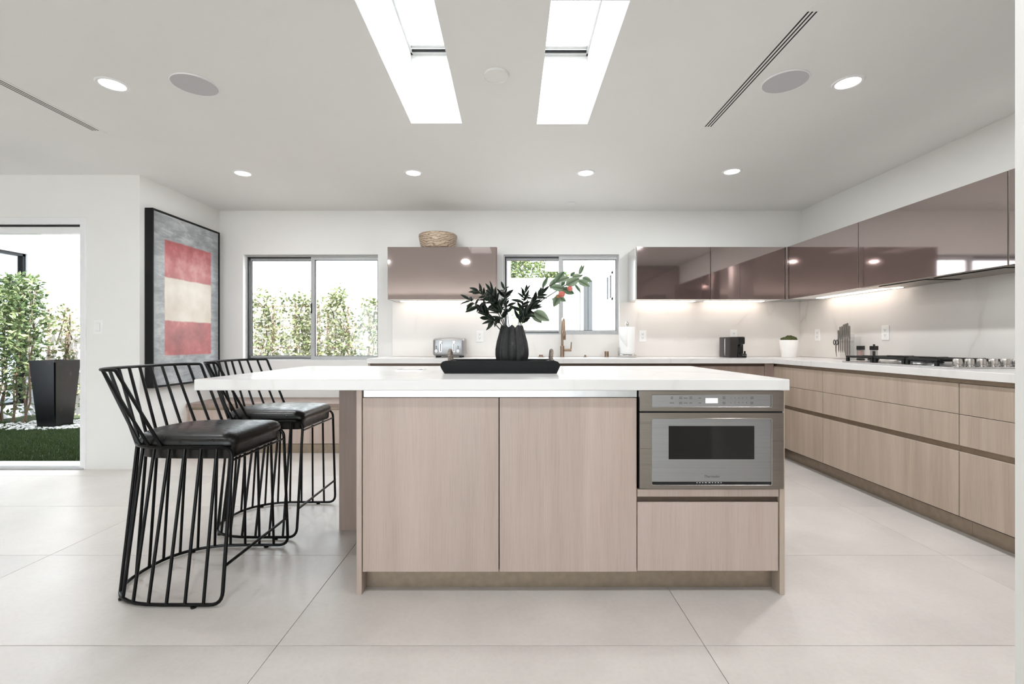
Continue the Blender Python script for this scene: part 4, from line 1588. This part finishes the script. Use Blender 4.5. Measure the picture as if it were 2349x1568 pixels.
# knives, stand and scissors
kx, ky = 2.945, 4.10
t = thing('knife_stand', 'clear acrylic knife stand against the cooktop backsplash', 'knife block', (kx, ky, CT))
obj('base', B(kx - 0.05, kx + 0.07, ky - 0.085, ky + 0.085, CT + 0.0005, CT + 0.012, 0.002), 'acrylic', t)
obj('back_plate', B(kx + 0.012, kx + 0.018, ky - 0.085, ky + 0.085, CT + 0.0125, CT + 0.225, 0.001), 'acrylic', t)
obj('top_rail', B(kx - 0.004, kx + 0.011, ky - 0.085, ky + 0.085, CT + 0.150, CT + 0.165, 0.002), 'acrylic', t)
obj('side_post', B(kx - 0.02, kx + 0.07, ky - 0.091, ky - 0.086, CT + 0.0125, CT + 0.20, 0.001), 'acrylic', t)
kl = ['steel knife at the pot end of the knife stand beside the scissors', 'second steel knife from the scissors in the knife stand', 'third steel knife from the scissors in the knife stand', 'fourth steel knife from the scissors in the knife stand',
      'fifth steel knife from the scissors in the knife stand', 'sixth steel knife from the scissors, tallest in the stand', 'steel knife at the mill end of the knife stand']
for k in range(7):
    y = ky + 0.066 - 0.0225 * k
    top = 0.26 + (0.0, 0.03, 0.035, 0.05, 0.055, 0.06, 0.035)[k]
    bot = 0.06 if k < 4 else 0.02
    t = thing('knife', kl[k], 'knife', (kx - 0.012, y, CT + bot), 'knives in the clear stand')
    xk = kx - 0.013
    hp = [(xk, y, CT + top - 0.115), (xk - 0.002, y + 0.001, CT + top - 0.08), (xk, y + 0.003, CT + top - 0.04), (xk - 0.003, y + 0.001, CT + top - 0.008), (xk - 0.004, y, CT + top)]
    obj('handle', tube(new(), hp, [0.006, 0.007, 0.0064, 0.0074, 0.005], False, 10), 'knife_steel', t, True)
    bm = new()
    zt = CT + top - 0.114
    zb = CT + bot
    w = 0.017 if k > 3 else 0.011
    for (xx) in (xk - 0.0008, xk + 0.0008):
        pass
    pts = [(y - 0.006, zt), (y + 0.006, zt), (y + w * 0.6, zt - 0.03), (y + w * 0.5, zb + 0.03), (y - 0.001, zb), (y - 0.006, zb + 0.02)]
    a = [bm.verts.new((xk - 0.0009, p, q)) for p, q in pts]
    b = [bm.verts.new((xk + 0.0009, p, q)) for p, q in pts]
    bm.faces.new(a)
    bm.faces.new(list(reversed(b)))
    for i in range(len(pts)):
        bm.faces.new((a[i], b[i], b[(i + 1) % len(pts)], a[(i + 1) % len(pts)]))
    obj('blade', bm, 'knife_steel', t)
t = thing('scissors', 'kitchen scissors with dark loops hanging on the knife stand', 'scissors', (kx - 0.02, ky + 0.085, CT + 0.03))
for s in (-1, 1):
    ring = []
    for k in range(20):
        a = 2 * PI * k / 20
        ring.append((kx - 0.022, ky + 0.092 + s * 0.016 + 0.012 * math.cos(a), CT + 0.152 + 0.022 * math.sin(a)))
    obj('loop', tube(new(), ring, 0.0035, True, 8), 'dark_plastic', t, True)
    bm = new()
    yy = ky + 0.090 + s * 0.004
    pts = [(yy - 0.006, CT + 0.132), (yy + 0.006, CT + 0.132), (yy + 0.006 - s * 0.003, CT + 0.08), (ky + 0.080, CT + 0.022), (yy - 0.005, CT + 0.08)]
    xk = kx - 0.022 + s * 0.0012
    a = [bm.verts.new((xk - 0.001, p, q)) for p, q in pts]
    b = [bm.verts.new((xk + 0.001, p, q)) for p, q in pts]
    bm.faces.new(a)
    bm.faces.new(list(reversed(b)))
    for i in range(5):
        bm.faces.new((a[i], b[i], b[(i + 1) % 5], a[(i + 1) % 5]))
    obj('blade', bm, 'steel', t)

# mills
for nm, yy, fill, lb in (('salt_mill', 3.935, 'pink_salt', 'clear mill of pink salt with a flat black cap'), ('pepper_mill', 3.79, 'peppercorn', 'clear pepper mill with a black cap and top knob')):
    mx = 2.955
    t = thing(nm, lb, 'mill', (mx, yy, CT), 'salt and pepper mills')
    w = 0.0215
    obj('base', B(mx - w, mx + w, yy - w, yy + w, CT + 0.0005, CT + 0.014, 0.002), 'black_plastic', t)
    obj('jar', B(mx - w + 0.002, mx + w - 0.002, yy - w + 0.002, yy + w - 0.002, CT + 0.0145, CT + 0.088, 0.003), 'jar_glass', t)
    q = 0.0165 if nm == 'salt_mill' else 0.008
    obj('contents', B(mx - q, mx + q, yy - q, yy + q, CT + 0.016, CT + 0.082, 0.003), fill, t)
    obj('cap', B(mx - w, mx + w, yy - w, yy + w, CT + 0.0885, CT + 0.123, 0.003, 2), 'black_plastic', t)
    if nm == 'pepper_mill':
        obj('top_knob', lathe(new(), [(0.008, CT + 0.123), (0.008, CT + 0.134), (0.006, CT + 0.137)], mx, yy, 14), 'black_plastic', t, True)

# ------------------------------------------------------------------ gas cooktop
t = thing('gas_cooktop', 'stainless gas cooktop with black grates and a row of knobs', 'cooktop', (2.82, 3.155, CT))
CX0, CX1, CY0, CY1 = 2.575, 3.045, 2.71, 3.625
bm = new()
box(bm, CX0, CX1, CY0, CY1, CT + 0.0005, CT + 0.008, 0.002)
obj('plate', bm, 'steel_bright', t)
burn = [(2.70, 3.47, 0.036), (2.93, 3.47, 0.046), (2.815, 3.205, 0.058), (2.70, 2.965, 0.046), (2.93, 2.965, 0.036)]
for bx_, by_, r in burn:
    b = obj('burner', lathe(new(), [(r * 1.25, CT + 0.008), (r * 1.2, CT + 0.013), (r * 0.9, CT + 0.016), (r * 0.9, CT + 0.022)], bx_, by_, 28), 'steel_light', t, True)
    obj('burner_cap', lathe(new(), [(r, CT + 0.0222), (r, CT + 0.028), (r * 0.85, CT + 0.031)], bx_, by_, 28), 'black_iron', b, True)
for g0, g1 in ((3.345, 3.61), (3.075, 3.335), (2.835, 3.065)):
    bm = new()
    gx0, gx1 = CX0 + 0.02, CX1 - 0.02
    zt0, zt1 = CT + 0.035, CT + 0.050
    for xx in (gx0, gx1 - 0.016):
        box(bm, xx, xx + 0.016, g0, g1, zt0, zt1, 0.003)
    for yy in (g0, g1 - 0.016):
        box(bm, gx0 + 0.016, gx1 - 0.016, yy, yy + 0.016, zt0, zt1, 0.003)
    ym = (g0 + g1) / 2
    box(bm, gx0 + 0.016, gx1 - 0.016, ym - 0.007, ym + 0.007, zt0 + 0.002, zt1 + 0.003, 0.003)
    for xx in (gx0 + 0.12, gx1 - 0.12):
        box(bm, xx - 0.006, xx + 0.006, g0 + 0.016, ym - 0.03, zt0 + 0.002, zt1 + 0.003, 0.003)
        box(bm, xx - 0.006, xx + 0.006, ym + 0.03, g1 - 0.016, zt0 + 0.002, zt1 + 0.003, 0.003)
    g = obj('grate', bm, 'black_iron', t)
    for xx in (gx0, gx1 - 0.018):
        for yy in (g0, g1 - 0.022):
            obj('grate_foot', B(xx, xx + 0.018, yy, yy + 0.022, CT + 0.0085, zt0, 0.002), 'black_iron', g)
for k in range(6):
    xx = 2.672 + 0.0715 * k
    kn = obj('knob_skirt', lathe(new(), [(0.026, CT + 0.008), (0.026, CT + 0.012), (0.019, CT + 0.014), (0.019, CT + 0.018)], xx, 2.785, 24), 'chrome', t, True)
    bm = new()
    lathe(bm, [(0.021, CT + 0.0185), (0.0235, CT + 0.024), (0.022, CT + 0.048), (0.019, CT + 0.054), (0.012, CT + 0.056)], xx, 2.785, 24)
    obj('knob', bm, 'knob_metal', kn, True)

# ------------------------------------------------------------------ garden
GZ = -0.03
struct('ground', B(-16, 10, YB + T + 0.001, 24, -0.4, GZ - 0.03), 'concrete', 'pale ground outside the house')
struct('ground_lawn_bed', B(-12, XL - T - 0.001, YL + T + 0.001, YB + T, -0.4, GZ - 0.03), 'concrete', 'ground outside the garden door')
struct('ground_terrace', B(-16, 10, -16, YREAR - T - 0.001, -0.4, -0.05), 'concrete', 'pale terrace beyond the added rear doors')
o = obj('lawn_turf', B(-10.0, -3.3, YL + T + 0.004, 6.95, GZ - 0.03, GZ), 'turf')
o['kind'] = 'structure'


def blades(x0, x1, y0, y1, n, h):
    vs, fs = [], []
    for k in range(n):
        x, y = R.uniform(x0, x1), R.uniform(y0, y1)
        a = R.uniform(0, PI)
        w = 0.0022
        hh = h * R.uniform(0.6, 1.2)
        lx, ly = R.uniform(-0.012, 0.012), R.uniform(-0.012, 0.012)
        i = len(vs)
        vs += [(x - w * math.cos(a), y - w * math.sin(a), GZ), (x + w * math.cos(a), y + w * math.sin(a), GZ), (x + lx, y + ly, GZ + hh)]
        fs.append((i, i + 1, i + 2))
    me = bpy.data.meshes.new('lawn_grass')
    me.from_pydata(vs, [], fs)
    me.materials.append(M['grass_blade'])
    o = bpy.data.objects.new('lawn_grass', me)
    COL.objects.link(o)
    o['kind'] = 'stuff'
    o['label'] = 'short green lawn outside the garden door'
    o['category'] = 'grass'
    return o


blades(-7.2, -3.5, YL + T + 0.01, 6.3, 90000, 0.03)

# garden wall and trellis
o = obj('garden_wall', B(-7.25, -0.25, 7.16, 7.30, -0.06, 2.05), 'stucco')
o['kind'] = 'structure'
o['label'] = 'white rendered garden wall behind the trellis'


def trellis(x0, x1, zt, step, label):
    t = thing('trellis', label, 'trellis', ((x0 + x1) / 2, 7.08, GZ), 'wooden trellis panels on the garden wall')
    n = int(round((x1 - x0) / step))
    for k in range(n + 1):
        x = x0 + (x1 - x0) * k / n
        obj('upright', B(x - 0.016, x + 0.016, 7.06, 7.085, GZ, zt - 0.01 * (k % 2), 0.002), 'trellis_wood', t)
    z = zt - 0.03
    while z > 0.05:
        obj('rail', B(x0 - 0.03, x1 + 0.03, 7.035, 7.058, z - 0.014, z + 0.014, 0.002), 'trellis_wood', t)
        z -= 0.317
    return t


trellis(-7.05, -5.75, 1.60, 0.26, 'wooden trellis panel behind the black planter')
trellis(-5.45, -4.2, 1.62, 0.31, 'wooden trellis panel hidden mostly by the white wall')
trellis(-3.98, -2.95, 1.64, 0.34, 'wooden trellis panel in the window nearest the painting')
trellis(-2.80, -1.55, 1.64, 0.31, 'wooden trellis panel seen through the pane near the pale cabinet')


def leafcloud(name, pts, size, mat, parent=None, kind=True, aspect=0.42):
    vs, fs = [], []
    for p in pts:
        L = size * R.uniform(0.6, 1.3)
        d = Vector((R.gauss(0, 1), R.gauss(0, 1), R.gauss(0.1, 0.8))).normalized()
        s = d.cross(Vector((R.gauss(0, 1), R.gauss(0, 1), R.gauss(0, 1)))).normalized() * L * aspect
        u = d.cross(s).normalized() * L * 0.12
        p = Vector(p)
        i = len(vs)
        vs += [p[:], (p + d * L * 0.5 + s + u)[:], (p + d * L)[:], (p + d * L * 0.5 - s + u)[:], (p + d * L * 0.5 - u * 0.2)[:]]
        fs += [(i, i + 1, i + 4), (i + 1, i + 2, i + 4), (i + 2, i + 3, i + 4), (i + 3, i, i + 4)]
    me = bpy.data.meshes.new(name)
    me.from_pydata(vs, [], fs)
    me.materials.append(M[mat])
    o = bpy.data.objects.new(name, me)
    COL.objects.link(o)
    if parent is not None:
        o.parent = parent
        o.location = -WLOC[parent.name]
    if kind:
        o['kind'] = 'stuff'
    return o


def vine(x, spread, zt, n, label):
    t = thing('climbing_vine', label, 'vine', (x, 7.0, GZ), 'vines climbing the trellis')
    for k in range(3):
        xx = x + R.uniform(-0.08, 0.08)
        pts = [(xx + 0.05 * math.sin(j * 1.3 + k) + (j / 8) * R.uniform(-0.1, 0.1), 7.02 + 0.02 * math.sin(j + k), GZ + (zt - GZ) * j / 8) for j in range(9)]
        obj('stem', tube(new(), pts, 0.008, False, 5), 'bark', t, True)
    P = []
    for k in range(n):
        z = GZ + (zt + 0.1 - GZ) * (R.random() ** 0.85)
        u = z / zt
        sp = spread * (0.35 + 0.65 * math.sin(PI * min(0.95, 0.25 + 0.6 * u)) + 0.25 * math.sin(7 * z + x * 3))
        P.append((x + R.gauss(0, sp * 0.55), min(7.04, 7.0 + R.gauss(-0.03, 0.045)), z + R.gauss(0, 0.04)))
    leafcloud('foliage', P, 0.055, 'vine_leaf', t)


vine(-3.72, 0.36, 1.74, 1000, 'climbing vine on the trellis nearest the painting')
vine(-3.15, 0.46, 1.68, 1700, 'dense climbing vine in the middle of the fixed pane')
vine(-2.62, 0.34, 1.76, 1200, 'climbing vine just past the middle of the larger window')
vine(-2.12, 0.36, 1.62, 900, 'sparse climbing vine on the trellis in the sliding pane')
vine(-1.62, 0.26, 1.66, 900, 'climbing vine at the pale cabinet edge of the larger window')
vine(-6.75, 0.32, 1.50, 420, 'thin climbing vine on the trellis behind the black planter')
vine(-6.2, 0.30, 1.35, 420, 'thin climbing vine on the trellis beside the garden door frame')

# neighbouring wing with black window
t = thing('garden_wing', 'white building wing with a black-framed window beyond the shrub', 'building', (-7.8, 6.2, GZ))
bm = new()
slab(bm, 4.6, 7.15, -0.06, 2.75, -7.40, -7.25, [(4.9, 6.95, 0.15, 2.38)], 'x')
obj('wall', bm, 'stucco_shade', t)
obj('back_room', B(-10.2, -10.0, 4.6, 7.15, -0.06, 2.75), 'stucco', t)
obj('eave', B(-10.2, -6.9, 4.3, 7.3, 2.76, 2.95), 'stucco', t)
bm = new()
for y in (4.9, 5.6, 6.28, 6.91):
    box(bm, -7.36, -7.28, y, y + 0.04, 0.15, 2.38)
for z in (0.15, 1.92, 2.34):
    box(bm, -7.36, -7.28, 4.9, 6.95, z, z + 0.035)
wf = obj('window_frame', bm, 'black_frame', t)
for a, b in ((4.94, 5.6), (5.64, 6.28), (6.32, 6.91)):
    for c, d in ((0.185, 1.92), (1.955, 2.34)):
        obj('pane', B(-7.325, -7.318, a, b, c, d), 'wing_glass', wf)

# planter
t = thing('tall_planter', 'tall tapered glossy black planter on the lawn', 'planter', (-5.92, 6.02, GZ))
bm = new()
rot = math.radians(-2)


def sq(h, z):
    r = []
    for sx, sy in ((-1, -1), (1, -1), (1, 1), (-1, 1)):
        x, y = sx * h, sy * h
        r.append(bm.verts.new((-5.92 + x * math.cos(rot) - y * math.sin(rot), 6.02 + x * math.sin(rot) + y * math.cos(rot), z)))
    return r


rs = [sq(0.122, GZ), sq(0.174, GZ + 0.83), sq(0.176, GZ + 0.86), sq(0.155, GZ + 0.86), sq(0.145, GZ + 0.74)]
bm.faces.new(list(reversed(rs[0])))
for a, b in zip(rs, rs[1:]):
    for k in range(4):
        bm.faces.new((a[k], a[(k + 1) % 4], b[(k + 1) % 4], b[k]))
bm.faces.new(rs[-1])
bmesh.ops.bevel(bm, geom=[e for e in bm.edges if abs((e.verts[0].co - e.verts[1].co).z) > 0.5], offset=0.012, segments=3, affect='EDGES')
obj('pot', bm, 'glazed_planter', t, True, angle=50)
# pebbles round the planter
bm = new()
for k in range(430):
    a = R.uniform(0, 2 * PI)
    rr = R.uniform(0.19, 0.62)
    x, y = -5.92 + rr * 1.25 * math.cos(a) - 0.05, 6.05 + rr * 0.62 * math.sin(a) + 0.06
    r0 = R.uniform(0.018, 0.034)
    res = bmesh.ops.create_icosphere(bm, subdivisions=1, radius=1.0)
    ang = R.uniform(0, PI)
    for v in res['verts']:
        d = v.co
        v.co = Vector((x + r0 * (d.x * 1.3 * math.cos(ang) - d.y * 0.8 * math.sin(ang)), y + r0 * (d.x * 1.3 * math.sin(ang) + d.y * 0.8 * math.cos(ang)), GZ + 0.012 + r0 * 0.45 * d.z))
o = obj('pebbles', bm, 'pebble', None, True, angle=80)
o['kind'] = 'stuff'
o['label'] = 'white pebbles spread round the black planter'
o['category'] = 'pebbles'


def shrub(x, y, zt, spread, n, label, low=0.05):
    t = thing('garden_shrub', label, 'shrub', (x, y, GZ), 'leafy shrubs beyond the garden door')
    P = []
    for k in range(4):
        xx, yy = x + R.uniform(-0.14, 0.14), y + R.uniform(-0.1, 0.1)
        pts = [(xx + R.uniform(-0.03, 0.03) + 0.02 * j, yy + R.uniform(-0.03, 0.03), GZ + (zt * 0.92) * j / 6) for j in range(7)]
        obj('stem', tube(new(), pts, [0.012 - 0.0013 * j for j in range(7)], False, 6), 'bark', t, True)
    for k in range(n):
        u = R.random()
        z = zt * (0.05 + 0.97 * u)
        dens = spread * (0.55 + 0.45 * math.sin(PI * min(1, max(0.0, (u - 0.15) / 0.85)))) * (0.75 if u < 0.35 else 1.0)
        if u < 0.5 and R.random() > low + u:
            continue
        r = dens * math.sqrt(R.random())
        a = R.uniform(0, 2 * PI)
        P.append((x + r * math.cos(a), y + r * math.sin(a) * 0.8, GZ + z))
    leafcloud('foliage', P, 0.075, 'shrub_leaf', t, aspect=0.26)


shrub(-6.62, 6.25, 1.95, 0.34, 2500, 'tall leafy shrub beside the black planter')
shrub(-6.98, 6.45, 1.80, 0.24, 1500, 'leafy shrub at the frame edge behind the tall shrub')

# courtyard seen through the sink window
t = thing('courtyard_house', 'white courtyard house with a tall grey door and small window', 'building', (3.2, 9.5, GZ))
bm = new()
slab(bm, 6.9, 13.2, -0.06, 3.6, 1.62, 1.80, [(9.35, 10.7, 0.0, 2.42), (7.45, 7.98, 1.74, 2.2)], 'x')
obj('wall', bm, 'stucco', t)
obj('end_wall', B(1.80, 4.5, 13.0, 13.2, -0.06, 3.6), 'stucco', t)
obj('eave', B(0.95, 4.5, 10.5, 13.4, 3.1, 3.3), 'stucco', t)
bm = new()
for y in (9.35, 9.98, 10.62):
    box(bm, 1.66, 1.74, y, y + 0.08, 0.0, 2.42)
box(bm, 1.66, 1.74, 9.35, 10.7, 2.34, 2.42)
df = obj('door_frame', bm, 'alu', t)
for a, b in ((9.43, 9.98), (10.06, 10.62)):
    obj('door_leaf', B(1.64, 1.70, a, b, 0.0, 2.34, 0.004), 'door_leaf', df)
bm = new()
for y in (7.45, 7.695, 7.94):
    box(bm, 1.605, 1.70, y, y + 0.04, 1.74, 2.2)
for z in (1.74, 2.16):
    box(bm, 1.605, 1.70, 7.45, 7.98, z, z + 0.04)
wf = obj('window_frame', bm, 'trim_white', t)
for a, b in ((7.49, 7.695), (7.735, 7.94)):
    obj('pane', B(1.625, 1.633, a, b, 1.78, 2.16), 'door_leaf', wf)
obj('roof', B(1.62, 4.5, 6.9, 13.2, 3.601, 3.75), 'stucco', t)
obj('near_wall', B(1.80, 4.3, 6.9, 7.05, -0.06, 3.6), 'stucco', t)
obj('room_back', B(4.3, 4.5, 6.9, 13.0, -0.06, 3.6), 'carcass', t)
o = obj('courtyard_wall', B(-2.2, 1.60, 11.0, 11.2, -0.06, 2.58), 'stucco')
tag(o, 'white rendered courtyard wall below the trees', 'wall')
o['kind'] = 'structure'
o = obj('white_post', B(-0.10, -0.02, 7.1, 7.2, GZ, 3.2), 'stucco')
tag(o, 'white post outside the sink window beside the garden wall', 'post')


def tree(x, y, zc, rx, rz, n, label):
    t = thing('courtyard_tree', label, 'tree', (x, y, GZ), 'trees beyond the courtyard wall')
    obj('trunk', tube(new(), [(x, y, GZ), (x + 0.05, y, zc * 0.5), (x, y, zc)], [0.09, 0.07, 0.04], False, 8), 'bark', t, True)
    for k in range(5):
        a = k * 1.25
        obj('bough', tube(new(), [(x, y, zc - rz * 0.6), (x + 0.5 * rx * math.cos(a), y + 0.4 * rx * math.sin(a), zc + R.uniform(-0.3, 0.4) * rz)], [0.035, 0.012], False, 6), 'bark', t, True)
    P = []
    for k in range(n):
        d = Vector((R.gauss(0, 1), R.gauss(0, 1), R.gauss(0, 1))).normalized() * (R.random() ** 0.4)
        P.append((x + d.x * rx, y + d.y * rx * 0.7, zc + d.z * rz))
    leafcloud('crown', P, 0.10, 'tree_leaf', t, aspect=0.3)


tree(-0.1, 13.2, 3.35, 0.95, 0.95, 3800, 'bushy tree rising behind the courtyard wall by the white post')
tree(1.25, 14.6, 3.2, 0.6, 0.8, 2000, 'smaller tree behind the courtyard wall against the white house')
P = []
t = thing('courtyard_shrub', 'small pale shrub below the sink window behind the vase', 'shrub', (0.08, 8.2, GZ))
for k in range(420):
    z = R.uniform(0.3, 1.75)
    P.append((0.08 + R.gauss(0, 0.12), 8.2 + R.gauss(0, 0.12), z))
leafcloud('foliage', P, 0.06, 'vine_leaf', t)
obj('stem', tube(new(), [(0.08, 8.2, GZ), (0.1, 8.2, 0.8), (0.07, 8.2, 1.6)], [0.014, 0.01, 0.005], False, 6), 'bark', t, True)
